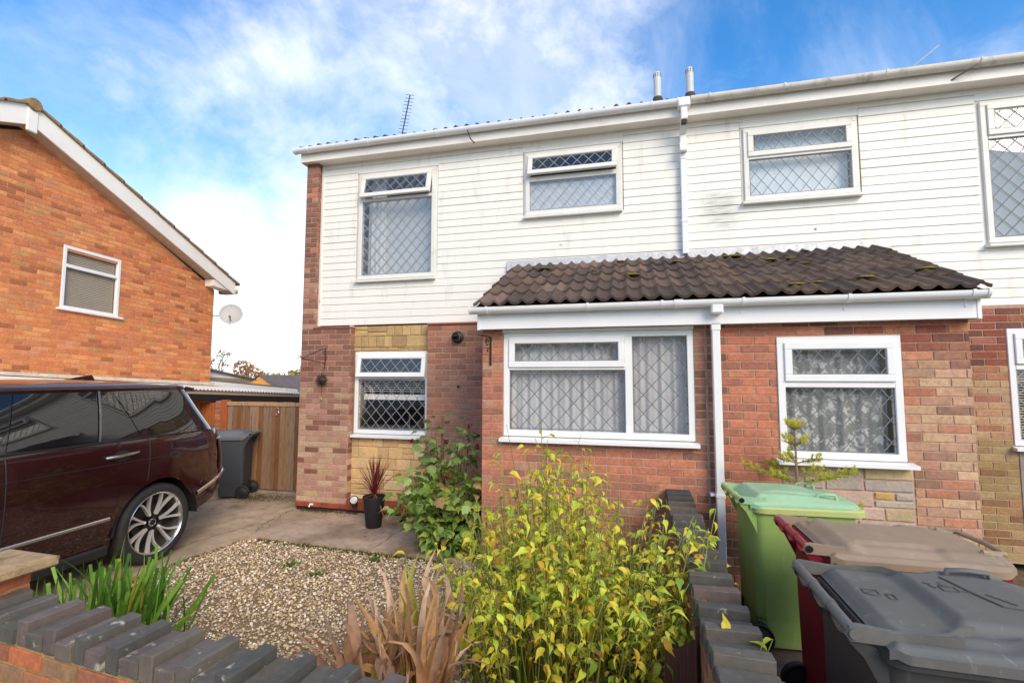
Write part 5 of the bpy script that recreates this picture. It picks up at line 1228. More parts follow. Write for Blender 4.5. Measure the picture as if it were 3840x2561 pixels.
lid_grey = mat('bin_lid_grey', S(98, 97, 92), rough=.55, var=.07, scale=5, tint=S(130, 127, 118), tscale=4, tlo=.55, thi=.85, bump=.1, bscale=200, scuff=(S(150, 148, 140), S(84, 82, 76)))
bar_grey = mat('bin_bar_grey', S(98, 97, 95), rough=.45, var=.06)
wheelie('wheelie_bin', (.715, 3.93, -.02), R(4), 'green wheelie bin with pale green lid beside the small fir tree', bin_green, lid_green, bar_green, .54, .82, .985, 0)
wheelie('wheelie_bin', (.845, 3.01, -.02), R(0), 'dark red wheelie bin with brown lid between the green and grey bins', bin_red, lid_brown, mat('bin_bar_red', S(150, 36, 50), rough=.4), .60, .88, .985, 1)
wheelie('wheelie_bin', (.70, 2.155, -.02), R(-1), 'nearest dark grey wheelie bin with moulded grey lid', bin_grey, lid_grey, bar_grey, .66, .92, 1.0, 2)
wheelie('wheelie_bin', (-5.80, 6.50, -.012), R(204), 'dark grey wheelie bin standing between the car and the wooden gate', mat('bin_slate', S(58, 61, 66), rough=.6, var=.08), mat('bin_lid_slate', S(104, 108, 112), rough=.5, var=.06), bar_grey, .50, .66, .94, 0)
# ------------------------------------------------------------------ plants
def leaf_mesh(name, kind, L, W, seed):
    r = random.Random(seed); m = MB(); n = 6
    dr = r.uniform(.15, .75); fo = r.uniform(.1, .7); cu = r.uniform(-.35, .35)
    if kind == 'ovate':      # toothed, long pointed, folded along the rib and drooping at the tip
        wd = [.02, .72, 1.0, .86, .5, .2, .0]; rows = []
        for i in range(n + 1):
            t = i / n; y = t * L; w_ = wd[i] * W / 2 * (1 + (.12 if i % 2 else -.05)); z = .16 * L * math.sin(t * 2.2) - dr * L * t * t; xo = cu * L * t * t * .5
            rows.append([(-w_ * r.uniform(.85, 1.1) + xo, y, z + w_ * fo), (xo, y, z), (w_ * r.uniform(.85, 1.1) + xo, y + r.uniform(-.002, .002), z + w_ * fo)])
        vs = [p for q in rows for p in q]
        m.add(vs, [(i * 3 + k, i * 3 + k + 1, i * 3 + k + 4, i * 3 + k + 3) for i in range(n) for k in (0, 1)])
    else:                    # three lobed
        out_ = [(0, 0), (.34, .06), (.5, .34), (.36, .42), (.40, .62), (.2, .70), (0, 1), (-.2, .70), (-.40, .62), (-.36, .42), (-.5, .34), (-.34, .06)]
        vs = [(x * W, y * L, .12 * L * math.cos(x * 4) - .3 * L * y * y + r.uniform(-.004, .004)) for x, y in out_] + [(0, .4 * L, .02 * L)]
        m.add(vs, [(i, (i + 1) % 12, 12) for i in range(12)])
    return m.mesh(name, leaf_m, smooth=True, sharp=180, fix=False)
def place_leaves(own, lst, meshes, limit=300, name='leaf'):
    """lst: (pos, euler, scale, colour); nearest ones become parts, the rest one joined part"""
    data = [(np.array([v.co[:] for v in me.vertices]), [list(p.vertices) for p in me.polygons]) for me in meshes]
    lst = sorted(lst, key=lambda t: score(t[0]) / (t[2] + .01)); V = []; Fq = []; C = []; n = 0
    # show the largest in view: nearest first
    for i, (p, e, s, c) in enumerate(lst):
        k = i % len(meshes)
        if i < limit: link(name, meshes[k], own, p, e, (s, s, s), c); continue
        M_ = np.array((Matrix.Translation(p) @ e.to_matrix().to_4x4() @ Matrix.Scale(s, 4))); v = data[k][0] @ M_[:3, :3].T + M_[:3, 3]; V.append(v)
        for f in data[k][1]: Fq.append([a + n for a in f]); C += list(c) * len(f)
        n += len(v)
    if V:
        me = bpy.data.meshes.new('foliage'); me.from_pydata(np.vstack(V).tolist(), [], Fq); at = me.color_attributes.new('Col', 'FLOAT_COLOR', 'CORNER'); at.data.foreach_set('color', C)
        me.polygons.foreach_set('use_smooth', [True] * len(me.polygons)); me.materials.append(leaf_f); o = link('foliage', me, own); o['kind'] = 'stuff'
def aim(d, roll=0.):
    """euler that points local +Y along d with local +Z as far up as it goes"""
    q = Vector(d).to_track_quat('Y', 'Z'); return (q.to_matrix() @ Matrix.Rotation(roll, 3, 'Y')).to_euler()
# --- yellow shrub
KE = thing('yellow_shrub', (-.45, 2.75, -.05), 'bushy shrub with green canes and yellowing toothed leaves in front of the porch', 'shrub')
KL = [leaf_mesh('leaf', 'ovate', .070, .034, 3), leaf_mesh('leaf', 'ovate', .060, .030, 4), leaf_mesh('leaf', 'ovate', .076, .030, 5), leaf_mesh('leaf', 'ovate', .066, .040, 15), leaf_mesh('leaf', 'ovate', .05, .024, 16), leaf_mesh('leaf', 'ovate', .08, .036, 17)]
rk = random.Random(31); stems = MB(); leaves = []
YG = S(226, 234, 84); LG = S(196, 220, 80); YE = S(252, 230, 78); ORG = S(250, 192, 64); GR_ = S(146, 180, 70); BRN = S(150, 104, 56)
def kcol(z):
    t = rk.random()
    if t < .025: return jit(BRN, .2, rk)
    if t < .09: return jit(ORG, .12, rk)
    if t < .44: return jit(YE, .1, rk)
    if t < .82: return jit(YG, .12, rk)
    if t < .95: return jit(LG, .12, rk)
    return jit(GR_, .15, rk)
scol = [S(112, 130, 44), S(128, 140, 56), S(98, 112, 40), S(140, 128, 62)]
ns = 345
for i in range(ns):
    a = rk.uniform(0, 6.283); rad = math.sqrt(rk.random()); bx, by = -.36 + .62 * rad * math.cos(a), 2.88 + .50 * rad * math.sin(a)
    ox, oy = rad * math.cos(a), rad * math.sin(a)
    h = (1.46 - .42 * ox * ox - .12 * max(0, -oy)) * rk.uniform(.55, 1.0)
    if i < 14: bx, by, h = -.50 + rk.uniform(-.22, .25), 3.0 + rk.uniform(-.1, .2), rk.uniform(1.5, 1.74)
    ln = .22 * ox + rk.uniform(-.08, .08), .18 * oy + rk.uniform(-.08, .08)
    pts = []
    for k in range(7):
        t = k / 6; pts.append(Vector((bx + ln[0] * t ** 1.6 + .015 * math.sin(t * 7 + i), by + ln[1] * t ** 1.6, -.06 + h * (t - .06 * t * t))))
    bare = rk.random() < .2
    r0 = rk.uniform(.0036, .0062); stems.cur = jit(rk.choice(scol), .12, rk); stems.tube(pts, [r0 * (1 - .65 * k / 6) for k in range(7)], 6)
    if bare: continue
    nl = rk.randrange(9, 15)
    for k in range(nl):
        t = .46 + .54 * (k / nl) ** .8 if h > .9 else .42 + .58 * k / nl
        q = t * 6; i0 = min(5, int(q)); p = pts[i0].lerp(pts[i0 + 1], q - i0)
        az = k * 2.4 + i; tw = rk.uniform(.02, .10) if t < .95 else .0
        d = Vector((math.cos(az), math.sin(az), rk.uniform(.1, .7))).normalized(); tip = p + d * tw
        if tw > .03: stems.tube([p, (p + tip) / 2 + Vector((0, 0, .006)), tip], [.0022, .0018, .0012], 4)
        for _ in range(2 if tw > .06 else 1):
            dd = (d * Vector((1, 1, .3)) + Vector((rk.uniform(-.6, .6), rk.uniform(-.6, .6), rk.uniform(-1.1, .15)))).normalized()
            leaves.append((tip.copy() if _ == 0 else p.lerp(tip, .6), aim(dd, rk.uniform(-.9, .9)), rk.uniform(.45, 1.12), kcol(tip.z)))
# loose shoots leaning over the dividing wall
for (b_, tp_) in (((.26, 2.30, .1), (.36, 2.20, .80)), ((.20, 2.9, .1), (.50, 3.3, 1.02)), ((.25, 2.2, .1), (.52, 2.15, .82)), ((.18, 2.6, .2), (.40, 2.9, .98)), ((-.9, 2.2, .1), (-1.25, 2.55, .85))):
    b_, tp_ = Vector(b_), Vector(tp_); stems.cur = jit(scol[1], .1, rk); pts = [b_.lerp(tp_, t) + Vector((.02 * math.sin(t * 3), 0, .04 * math.sin(t * 3.1))) for t in (0, .25, .5, .75, 1)]; stems.tube(pts, [.0045, .004, .0035, .003, .002], 6)
    for k in range(7):
        p = pts[2].lerp(pts[4], k / 6); dd = Vector((rk.uniform(-1, 1), rk.uniform(-1, .3), rk.uniform(-.9, .3))).normalized(); leaves.append((p, aim(dd), rk.uniform(.8, 1.2), kcol(1)))
cane_m = mat('cane', src='attr', rough=.6, var=.15, scale=20)
stems.build('canes', cane_m, KE, smooth=True, sharp=180, fix=False)['kind'] = 'stuff'
place_leaves(KE, leaves, KL)
# dry orange twigs and litter at its foot
rd = random.Random(8); m = MB()
for i in range(170):
    p = Vector((rd.uniform(-1.0, .22), rd.uniform(2.15, 3.3), -.03)); d = Vector((rd.uniform(-1, 1), rd.uniform(-1, 1), rd.uniform(.1, 1.2))).normalized() * rd.uniform(.08, .32)
    m.cur = jit(rd.choice((S(150, 96, 48), S(128, 84, 46), S(176, 126, 70))), .15, rd); m.tube([p, p + d * .5 + Vector((0, 0, .02)), p + d], [.0022, .0018, .001], 4)
tag(m.build('dry_twigs', cane_m, None, fix=False), 'tangle of dry orange twigs at the foot of the yellow shrub', 'twigs', kind='stuff')
# --- green shrub by the wall
CU = thing('green_shrub', (-1.93, 5.0, 0), 'green lobed leaf shrub with dark red hanging flowers against the brick wall', 'shrub')
CL = [leaf_mesh('leaf', 'lobed', .075, .08, 6), leaf_mesh('leaf', 'lobed', .066, .066, 7), leaf_mesh('leaf', 'ovate', .075, .05, 9)]
ru = random.Random(12); stems = MB(); leaves = []
for i in range(84):
    a = ru.uniform(0, 6.28); rad = math.sqrt(ru.random()); bx, by = -1.93 + .2 * rad * math.cos(a), 5.0 + .16 * rad * math.sin(a)
    tall = i < 20
    h = ru.uniform(1.05, 1.46) if tall else ru.uniform(.35, .95)
    sp = .16 if tall else .46
    tx, ty = bx + sp * math.cos(a) * ru.uniform(.4, 1.1), by + sp * .75 * math.sin(a) * ru.uniform(.4, 1.1)
    pts = [Vector((bx + (tx - bx) * t ** 1.4, by + (ty - by) * t ** 1.4, -.02 + h * t)) for t in (0, .2, .4, .6, .8, 1)]
    stems.cur = jit(ru.choice((S(96, 70, 50), S(86, 80, 48), S(110, 74, 60))), .1, ru); stems.tube(pts, [.006, .0055, .005, .004, .003, .002], 6)
    for k in range(15 if not tall else 16):
        t = ru.uniform(.12 if not tall else .3, 1.0); q = t * 5; i0 = min(4, int(q)); p = pts[i0].lerp(pts[i0 + 1], q - i0)
        d = Vector((ru.uniform(-1, 1), ru.uniform(-1, .7), ru.uniform(-.2, .5))).normalized(); tip = p + d * ru.uniform(.03, .10); dd = (d + Vector((0, 0, ru.uniform(-1.0, .1)))).normalized()
        c = ru.random(); cc = S(160, 188, 92) if c < .35 else S(128, 164, 74) if c < .65 else S(176, 200, 120) if c < .82 else S(196, 212, 96) if c < .93 else S(186, 152, 100)
        if tall and p.z > .9: cc = lerpc(cc, S(112, 132, 84), .5)
        leaves.append((tip, aim(dd, ru.uniform(-.7, .7)), ru.uniform(1.0, 1.7), jit(cc, .12, ru)))
stems.build('stems', cane_m, CU, smooth=True, sharp=180, fix=False)['kind'] = 'stuff'
place_leaves(CU, leaves, CL)
m = MB()
for (x, y, z) in ((-1.90, 4.78, 1.20), (-1.66, 4.85, 1.36), (-2.30, 4.8, 1.19), (-1.58, 4.85, 1.15), (-1.85, 4.7, .85)):
    for k in range(16): p = Vector((x + random.gauss(0, .013), y + random.gauss(0, .013), z - .05 * random.random())); m.tube([p, p + Vector((random.gauss(0, .008), random.gauss(0, .008), -.02))], [.008, .003], 5)
m.build('flowers', mat('flower_maroon', S(98, 26, 36), rough=.7, var=.2, scale=50), CU)['kind'] = 'stuff'
# --- strap leaf clumps
def strap(L, W, bend, seed, cut=True, twist=0., n=8):
    m = MB(); r = random.Random(seed); vs = []
    for i in range(n + 1):
        t = i / n; w_ = W / 2 * (1 if cut or t < .6 else max(.05, (1 - t) / .4)); y = L * (math.sin(bend * t) / bend if bend else t); z = L * ((1 - math.cos(bend * t)) / bend if bend else 0)
        a = twist * t; vs += [(-w_ * math.cos(a), z + .25 * w_ - w_ * math.sin(a), y), (0, z, y), (w_ * math.cos(a), z + .25 * w_ + w_ * math.sin(a), y)]
    m.add(vs, [(i * 3 + k, i * 3 + k + 1, i * 3 + k + 4, i * 3 + k + 3) for i in range(n) for k in (0, 1)])
    return m.mesh('blade', leaf_m, smooth=True, sharp=180, fix=False)
ri = random.Random(44)
IR = thing('strap_leaf_plant', (-3.35, 2.62, -.05), 'clump of bright green cut strap leaves behind the front wall beside the car', 'plant')
SB_ = [strap(.62, .019, .16, 1), strap(.52, .016, .35, 2, False), strap(.70, .016, .6, 3, False), strap(.46, .020, .12, 4), strap(.76, .008, 1.1, 5, False)]
for i in range(290):
    u = ri.random(); right = i < 225
    x = -3.36 + ri.gauss(0, .13) if right else ri.uniform(-4.0, -3.3); y = 2.60 + ri.gauss(0, .13)
    k = ri.choice((0, 0, 1, 1, 2, 3)) if i % 10 else 4; lean = (x + 3.36) * .9 + ri.gauss(0, .18) + (.12 if right else 0); sc_ = ri.uniform(.85, 1.12) if right else ri.uniform(.7, 1.05)
    c = jit(ri.choice((S(108, 156, 50), S(132, 178, 64), S(94, 138, 44), S(150, 190, 78), S(80, 120, 42))), .12, ri)
    if ri.random() < .06: c = jit(S(190, 170, 70), .1, ri)
    link('blade', SB_[k], IR, (x, y, -.05), Matrix.Rotation(lean, 3, 'Y').to_4x4().to_3x3().__matmul__(Matrix.Rotation(ri.gauss(0, .16), 3, 'X') @ Matrix.Rotation(ri.uniform(0, 6.28), 3, 'Z')).to_euler(), (ri.uniform(.85, 1.3), 1, sc_), c)
DL = thing('withered_plant', (-.98, 2.12, -.05), 'bundle of withered brown strap leaves behind the front wall', 'plant')
rw_ = random.Random(9)
def crinkle(L, W, seed):
    r = random.Random(seed); m = MB(); n = 14; p = Vector((0, 0, 0)); d = Vector((0, 0, 1)); a = r.uniform(0, 6); vs = []
    fold = r.uniform(.5, 1.05)
    for i in range(n + 1):
        t = i / n; q = Vector((math.cos(a), math.sin(a), 0)); w_ = W / 2 * (.75 + .5 * math.sin(t * 2.6)) * (1 if t < .75 else max(.1, (1 - t) / .25))
        vs += [p - q * w_, p + Vector((-q.y, q.x, 0)) * w_ * .5, p + q * w_]
        d = (d + Vector((r.gauss(0, .07), r.gauss(0, .07), 0)) + (Vector((r.uniform(-.4, .2), r.uniform(-.4, .4), -.55)) if t > fold else Vector((0, 0, 0)))).normalized(); p = p + d * L / n; a += r.gauss(0, .35)
    m.add(vs, [(i * 3 + k, i * 3 + k + 1, i * 3 + k + 4, i * 3 + k + 3) for i in range(n) for k in (0, 1)])
    return m.mesh('blade', leaf_m, smooth=True, sharp=180, fix=False)
DB = [crinkle(ri.uniform(.82, 1.08), ri.uniform(.028, .05), 60 + k) for k in range(14)]
for i in range(170):
    g_i = i % 2
    bx, by, lean, sd = ((-1.06, 2.08, -.19, .06), (-.94, 2.16, -.04, .06))[g_i]
    # the left bundle is tied half way up and fans out above
    k = i % 14
    c = jit(rw_.choice((S(214, 178, 144), S(198, 160, 128), S(228, 198, 168), S(174, 136, 104), S(206, 164, 124), S(218, 174, 118))), .12, rw_)
    if i % 13 == 0: c = jit(S(170, 160, 70), .1, rw_)
    lx, ly = lean + rw_.gauss(0, sd), rw_.gauss(0, .06)
    link('blade', DB[k], DL, (bx + rw_.gauss(0, .035), by + rw_.gauss(0, .04), -.05), (Matrix.Rotation(lx, 3, 'Y') @ Matrix.Rotation(ly, 3, 'X') @ Matrix.Rotation(rw_.uniform(0, 6.28), 3, 'Z')).to_euler(), (1, 1, rw_.uniform(.8, 1.08)), c)
m = MB(); m.tube([(-1.16 + .06 * math.cos(R(a)), 2.10 + .06 * math.sin(R(a)), .62 + .02 * math.sin(R(a * 2))) for a in range(0, 361, 24)], .007, 6); m.build('leaf_tie', leaf_m, DL, color=S(170, 134, 100))
# --- small fir behind the green bin
FT = thing('fir_tree', (1.27, 4.34, -.02), 'small young fir with yellow green needles behind the green bin', 'tree')
m = MB(); m.tube([(1.27, 4.34, -.02), (1.275, 4.34, .8), (1.27, 4.33, 1.46)], [.02, .014, .006], 8); m.build('trunk', mat('fir_bark', S(150, 122, 88), rough=.9, var=.2), FT)
rf_ = random.Random(6); tw = MB(); nV = []; nC = []
def needles(p, d, L, col_, dens=900):
    for i in range(int(L * dens)):
        t = rf_.random(); b = p + d * L * t; o = Vector((rf_.gauss(0, 1), rf_.gauss(0, 1), rf_.gauss(.6, .9))).normalized(); e = (o + d * .5).normalized() * rf_.uniform(.02, .034); q = e.cross(Vector((rf_.gauss(0, 1), rf_.gauss(0, 1), 1))).normalized() * .0024
        nV.extend([b - q, b + q, b + e]); nC.append(jit(lerpc(col_, S(226, 218, 96), t * .85), .15, rf_))
brs = []
for (z, n, L, up) in ((.55, 5, .42, .12), (.78, 6, .40, .2), (1.0, 6, .40, .32), (1.16, 3, .18, .3), (1.30, 4, .10, .4), (1.42, 5, .06, .7)):
    for k in range(n):
        a = 6.283 * k / n + z * 5; brs.append((Vector((1.272, 4.337, z)), Vector((math.cos(a), math.sin(a), up)).normalized(), L * rf_.uniform(.8, 1.1)))
for p, d, L in brs:
    tw.tube([p, p + d * L * .5 + Vector((0, 0, .008)), p + d * L], [.006, .004, .002], 5); needles(p + d * L * .25, d, L * .78, S(150, 162, 66))
    if L > .15:
        for s_ in (-1, 1):
            for t in (.45, .65, .85):
                d2_ = (d + Vector((-d.y, d.x, .1)) * s_ * .9).normalized(); b = p + d * L * t; l2 = L * .32 * (1.2 - t * .5); tw.tube([b, b + d2_ * l2], [.003, .0015], 4); needles(b, d2_, l2, S(160, 170, 70))
for p, d, L in brs:
    for k in range(3):
        b = p + d * L * (.7 + .15 * k) + Vector((rf_.gauss(0, .012), rf_.gauss(0, .012), .012)); needles(b, Vector((d.x * .4, d.y * .4, .9)).normalized(), .035, S(222, 218, 98), 1500)
tw.build('branches', MATS['fir_bark'], FT, fix=False)['kind'] = 'stuff'
o = bulk('needles', np.array([tuple(v) for v in nV]), np.arange(len(nV)).reshape(-1, 3), leaf_f, np.array(nC), FT); o['kind'] = 'stuff'
# --- potted red cordyline
PT = thing('plant_pot', (-3.12, 5.50, 0), 'tall black tapered plant pot below the ground floor window', 'pot')
m = MB(); m.lathe([(.0, 0), (.088, 0), (.094, .01), (.132, .345), (.139, .35), (.139, .375), (.128, .376), (.124, .33), (.0, .325)], 36, Matrix.Translation((-3.12, 5.50, 0))); m.build('pot', mat('pot_black', S(34, 35, 36), rough=.6, var=.15, scale=30), PT, smooth=True, sharp=40)
CO = thing('red_cordyline', (-3.12, 5.50, .33), 'spiky burgundy red cordyline growing in the black pot', 'plant')
CB = [strap(.46, .017, .35, 21, False), strap(.50, .014, .2, 22, False), strap(.42, .018, .55, 23, False)]
rc_ = random.Random(3)
for i in range(60):
    az = rc_.uniform(0, 6.28); ln_ = abs(rc_.gauss(.35, .38)); 
    if i < 20: ln_ = abs(rc_.gauss(0, .22))
    link('blade', CB[i % 3], CO, (-3.12 + .012 * math.cos(az), 5.50 + .012 * math.sin(az), .40 + rc_.uniform(-.02, .02)), (Matrix.Rotation(az, 3, 'Z') @ Matrix.Rotation(-min(ln_, 1.5), 3, 'X')).to_euler(), (1, 1, rc_.uniform(.75, 1.05)), jit(rc_.choice((S(128, 48, 52), S(150, 66, 66), S(104, 42, 48), S(166, 96, 88))), .12, rc_))
for az, ln_ in ((-1.2, 2.5), (2.0, 1.75), (-1.9, 2.35)):
    link('blade', CB[2], CO, (-3.10, 5.48, .40), (Matrix.Rotation(az, 3, 'Z') @ Matrix.Rotation(-ln_, 3, 'X')).to_euler(), (1.1, 1, .95), S(196, 108, 94))
m = MB(); m.tube([(-3.12, 5.5, .3), (-3.12, 5.5, .42)], [.018, .014], 8); m.build('stem', leaf_m, CO, color=S(150, 80, 70))

# ------------------------------------------------------------------ small things on and round the houses
SP = thing('garden_lamp', (-3.64, 5.90, .15), 'round black garden lamp with pale face on the red plinth', 'lamp')
m = MB(); m.lathe([(0, -.055), (.03, -.05), (.052, -.03), (.058, 0), (.058, .02), (.05, .025)], 24, Matrix.Translation((-3.635, 5.88, .20)) @ Vector((.35, -.8, .2)).to_track_quat('Z', 'Y').to_matrix().to_4x4()); m.build('housing', black_m, SP, smooth=True)
m = MB(); m.lathe([(.0, .027), (.03, .026), (.047, .022)], 20, Matrix.Translation((-3.635, 5.88, .20)) @ Vector((.35, -.8, .2)).to_track_quat('Z', 'Y').to_matrix().to_4x4()); m.build('lens', mat('lamp_lens', S(210, 210, 205), rough=.2), SP, smooth=True)
m = MB(); m.box(-3.66, -3.60, 5.87, 5.92, .10, .155, .008); m.build('foot', black_m, SP)
dm = MB(); dm.prism([(-2.96, 5.80), (-2.62, 5.66), (-2.60, 5.70), (-2.60, 5.93), (-2.92, 5.95)], .004, .022, 'z'); tag(dm.build('door_mat', mat('mat_black', S(36, 36, 38), rough=.9, var=.3, scale=60)), 'black rubber mat on the path beside the green shrub', 'mat')
VF = thing('boiler_flue', (-2.226, 6.0, 2.37), 'round black boiler flue outlet high on the brick wall', 'flue')
q = Matrix.Translation((-2.226, 6.0, 2.372)) @ Matrix.Rotation(R(90), 4, 'X')
m = MB(); m.lathe([(.0, .004), (.082, .004), (.08, .022), (.06, .03), (.055, .035)], 32, q); m.build('flange', mat('flue_black', S(40, 42, 44), rough=.5, var=.1), VF, smooth=True, sharp=40)
m = MB(); m.lathe([(.046, .02), (.046, .10), (.04, .10), (.04, .03), (0, .03)], 28, q); m.build('outlet', black_m, VF, smooth=True, sharp=40)
m = MB(); m.lathe([(.047, .045), (.051, .047), (.051, .055), (.047, .057)], 28, q); m.build('ring', mat('flue_ring', S(150, 150, 146), rough=.4), VF, smooth=True)
m = MB(); m.box(-2.26, -2.192, 5.90, 5.905, 2.375, 2.42); m.build('baffle', black_m, VF)
# scrolled bracket with hanging sun face ornament on the corner pier
BK = thing('wall_bracket', (-4.25, 5.99, 2.1), 'black iron scrolled bracket on the corner pier', 'bracket')
m = MB(); m.tube([(-4.215, 5.985, 2.25), (-4.215, 5.985, 2.02), (-4.215, 5.98, 1.97)], .007, 6); m.tube([(-4.215, 5.985, 2.24), (-4.26, 5.92, 2.22), (-4.34, 5.80, 2.15), (-4.40, 5.72, 2.10), (-4.42, 5.70, 2.12)], .006, 6); m.tube([(-4.40, 5.72, 2.10), (-4.32, 5.84, 2.07), (-4.215, 5.985, 2.04)], .006, 6)
m.tube([(-4.42 + .022 * math.cos(R(a)), 5.70, 2.115 + .022 * math.sin(R(a))) for a in range(0, 300, 30)], .005, 6); m.build('bracket', black_m, BK)
SO = thing('sun_ornament', (-4.245, 5.97, 1.8), 'dark metal sun shaped ornament hanging on the corner pier', 'ornament')
q = Matrix.Translation((-4.245, 5.965, 1.795)) @ Matrix.Rotation(R(90), 4, 'X'); brz = mat('bronze', S(74, 60, 52), rough=.4, metal=.6, var=.3, scale=40)
m = MB(); m.lathe([(0, .028), (.03, .024), (.05, .012), (.054, 0)], 24, q); m.build('face', brz, SO, smooth=True)
for k in range(16):
    a = 6.283 * k / 16; m = MB(); c_, s_ = math.cos(a), math.sin(a); b = Vector((-4.245, 5.962, 1.795)); d = Vector((c_, 0, s_)); t_ = Vector((-s_, 0, c_)); L_ = .05 if k % 2 else .065
    m.add([b + d * .045 - t_ * .012, b + d * .045 + t_ * .012, b + d * (.05 + L_ * .55) + t_ * .013 + Vector((0, -.008, 0)), b + d * (.05 + L_) + t_ * .004, b + d * (.05 + L_ * .55) - t_ * .004], [(0, 1, 2, 3, 4)]); m.build('ray', brz, SO, fix=False)
m = MB(); m.tube([(-4.245, 5.965, 1.91), (-4.22, 5.975, 1.98)], .002, 4); m.tube([(-4.245, 5.965, 1.69), (-4.245, 5.965, 1.56)], .002, 4); m.build('chain', black_m, SO)
m = MB(); m.lathe([(0, .02), (.012, .016), (.016, -.02), (0, -.026)], 12, Matrix.Translation((-4.245, 5.965, 1.545))); m.build('bell', mat('brass', S(190, 160, 90), rough=.35, metal=.6), SO, smooth=True)
HB = thing('basket_bracket', (-1.39, 4.66, 2.1), 'dark scrolled hanging basket bracket on the left edge of the porch wall', 'bracket')
m = MB(); m.box(-1.385, -1.368, 4.655, 4.668, 1.965, 2.25); m.tube([(-1.376, 4.66, 2.245), (-1.40, 4.56, 2.25), (-1.43, 4.42, 2.255)], .007, 6)
for (r0, yy, zz) in ((.03, 4.61, 2.19), (.022, 4.56, 2.21), (.02, 4.62, 2.12)): m.tube([(-1.395, yy + r0 * math.cos(R(a)), zz + r0 * math.sin(R(a))) for a in range(0, 331, 30)], .005, 6)
m.build('bracket', black_m, HB)
HK = MB(); HK.tube([(-2.21, 6.0, 1.72), (-2.21, 5.96, 1.72), (-2.21, 5.95, 1.745)], .006, 6); HK.lathe([(0, 0), (.014, .002), (.014, .008)], 12, Matrix.Translation((-2.21, 6.0, 1.72)) @ Matrix.Rotation(R(90), 4, 'X')); tag(HK.build('wall_hook', black_m), 'small dark hook on the brick wall above the green shrub', 'hook')
ST = MB(); ST.tube([(-2.02, 4.93, 0), (-2.0, 4.95, 1.42)], .013, 8); tag(ST.build('garden_stake', mat('stake_brown', S(104, 84, 66), rough=.9, var=.2)), 'brown support stake standing in the green shrub', 'stake')
OV = MB(); OV.tube([(-4.36, 5.985, .075), (-4.36, 5.94, .075), (-4.36, 5.93, .05)], .011, 8); OV.box(-4.385, -4.335, 5.965, 5.99, .062, .088, .004); tag(OV.build('overflow_pipe', upvc), 'small white pipe end on the red plinth of the corner pier', 'pipe')
# two flue pipes and the aerials on the roof
flm = mat('flue_grey', S(206, 206, 204), rough=.5, var=.05)
for (x, lab) in ((.415, 'grey roof flue pipe nearer the aerial'), (.835, 'grey roof flue pipe above the upper downpipe')):
    FL = thing('roof_flue', (x, 6.6, 5.45), lab, 'flue', 'twin flue pipes')
    q = Matrix.Translation((x, 6.6, 0)); m = MB(); m.lathe([(.05, 5.40), (.05, 5.97), (.047, 6.0), (.036, 6.02), (0, 6.03)], 24, q); m.build('pipe', flm, FL, smooth=True, sharp=40)
    m = MB(); m.lathe([(.09, 5.44), (.085, 5.58), (.06, 5.66), (.051, 5.665)], 24, q); m.build('collar', mat('collar_dark', S(66, 60, 56), rough=.8), FL, smooth=True)
    for k in range(9):
        a = 6.283 * k / 9
        for z in (5.955, 5.985): MB().box(x + .049 * math.cos(a) - .006, x + .049 * math.cos(a) + .006, 6.6 + .049 * math.sin(a) - .006, 6.6 + .049 * math.sin(a) + .006, z - .007, z + .007).build('vent_slot', mat('slot_brown', S(84, 68, 60)), FL)
AE = thing('tv_aerial', (-4.1, 8.0, 6.0), 'slim black television aerial rising above the roof edge', 'aerial')
m = MB(); a0, a1 = Vector((-4.20, 8.0, 6.05)), Vector((-3.98, 8.0, 7.17)); m.tube([a0, a1], .011, 6); m.build('boom', black_m, AE)
for k in range(13):
    p = a0.lerp(a1, .30 + .70 * k / 12); m = MB(); dd = Vector((.985, .1, -.19)) * (.085); m.tube([p - dd, p + dd], .0045, 5); m.build('rod', black_m, AE)
MA = MB(); MA.tube([(3.68, 7.2, 5.95), (4.02, 7.2, 6.22)], .008, 6); tag(MA.build('aerial_mast', mat('mast_grey', S(200, 200, 198), rough=.4)), 'thin pale aerial rod leaning above the roof at the right', 'aerial')
# moss cushions on the porch tiles
MOSS_L = ['moss cushion near the left edge of the porch roof', 'plump moss cushion halfway up the porch roof left of the downpipe', 'largest moss cushion high on the porch roof right of the downpipe', 'moss cushion on the second porch tile course, left of two side by side', 'moss cushion on the second porch tile course, right of two side by side', 'small moss cushion on the middle course of the porch roof above the brown bin', 'moss cushion just above the porch gutter, left of a close pair', 'moss cushion just above the porch gutter, right of a close pair', 'moss cushion above the porch gutter over the right window', 'moss cushion near the lower right corner of the porch roof', 'tiny moss speck on the left half of the porch roof', 'small moss cushion high on the porch roof near the upper downpipe', 'small moss cushion under the flashing on the left half of the porch roof', 'tiny moss speck under the flashing near the right end of the porch roof']
rm = random.Random(2)
for i, (x, f_, s_) in enumerate(((-1.0, .80, .05), (.03, .47, .06), (1.13, .86, .07), (1.46, .70, .055), (1.66, .71, .04), (1.72, .56, .035), (1.40, .10, .05), (1.56, .12, .045), (1.98, .18, .055), (2.52, .30, .06), (-.40, .66, .03), (.52, .80, .035), (-.1, .90, .04), (1.9, .92, .03))):
    m = MB(); m.lathe([(0, .5), (.45, .45), (.8, .25), (1, 0), (.6, -.1)], 12); v2 = []
    for (a, b, c) in m.v: k_ = 1 + .35 * mnoise.noise((a * 2 + i * 7, b * 2, c * 2)); v2.append((a * k_ * 1.25, b * k_, c * k_))
    m.v = v2; d = sl_L * f_
    o = m.build('moss_cushion', moss_m, None, smooth=True, sharp=180, loc=(x, ys0 + math.cos(sl_a) * d - .02, zs0 + math.sin(sl_a) * d + .035)); o.scale = (s_ * 1.15, s_ * .9, s_ * .75); tag(o, MOSS_L[i], 'moss', 'moss cushions on the porch roof')
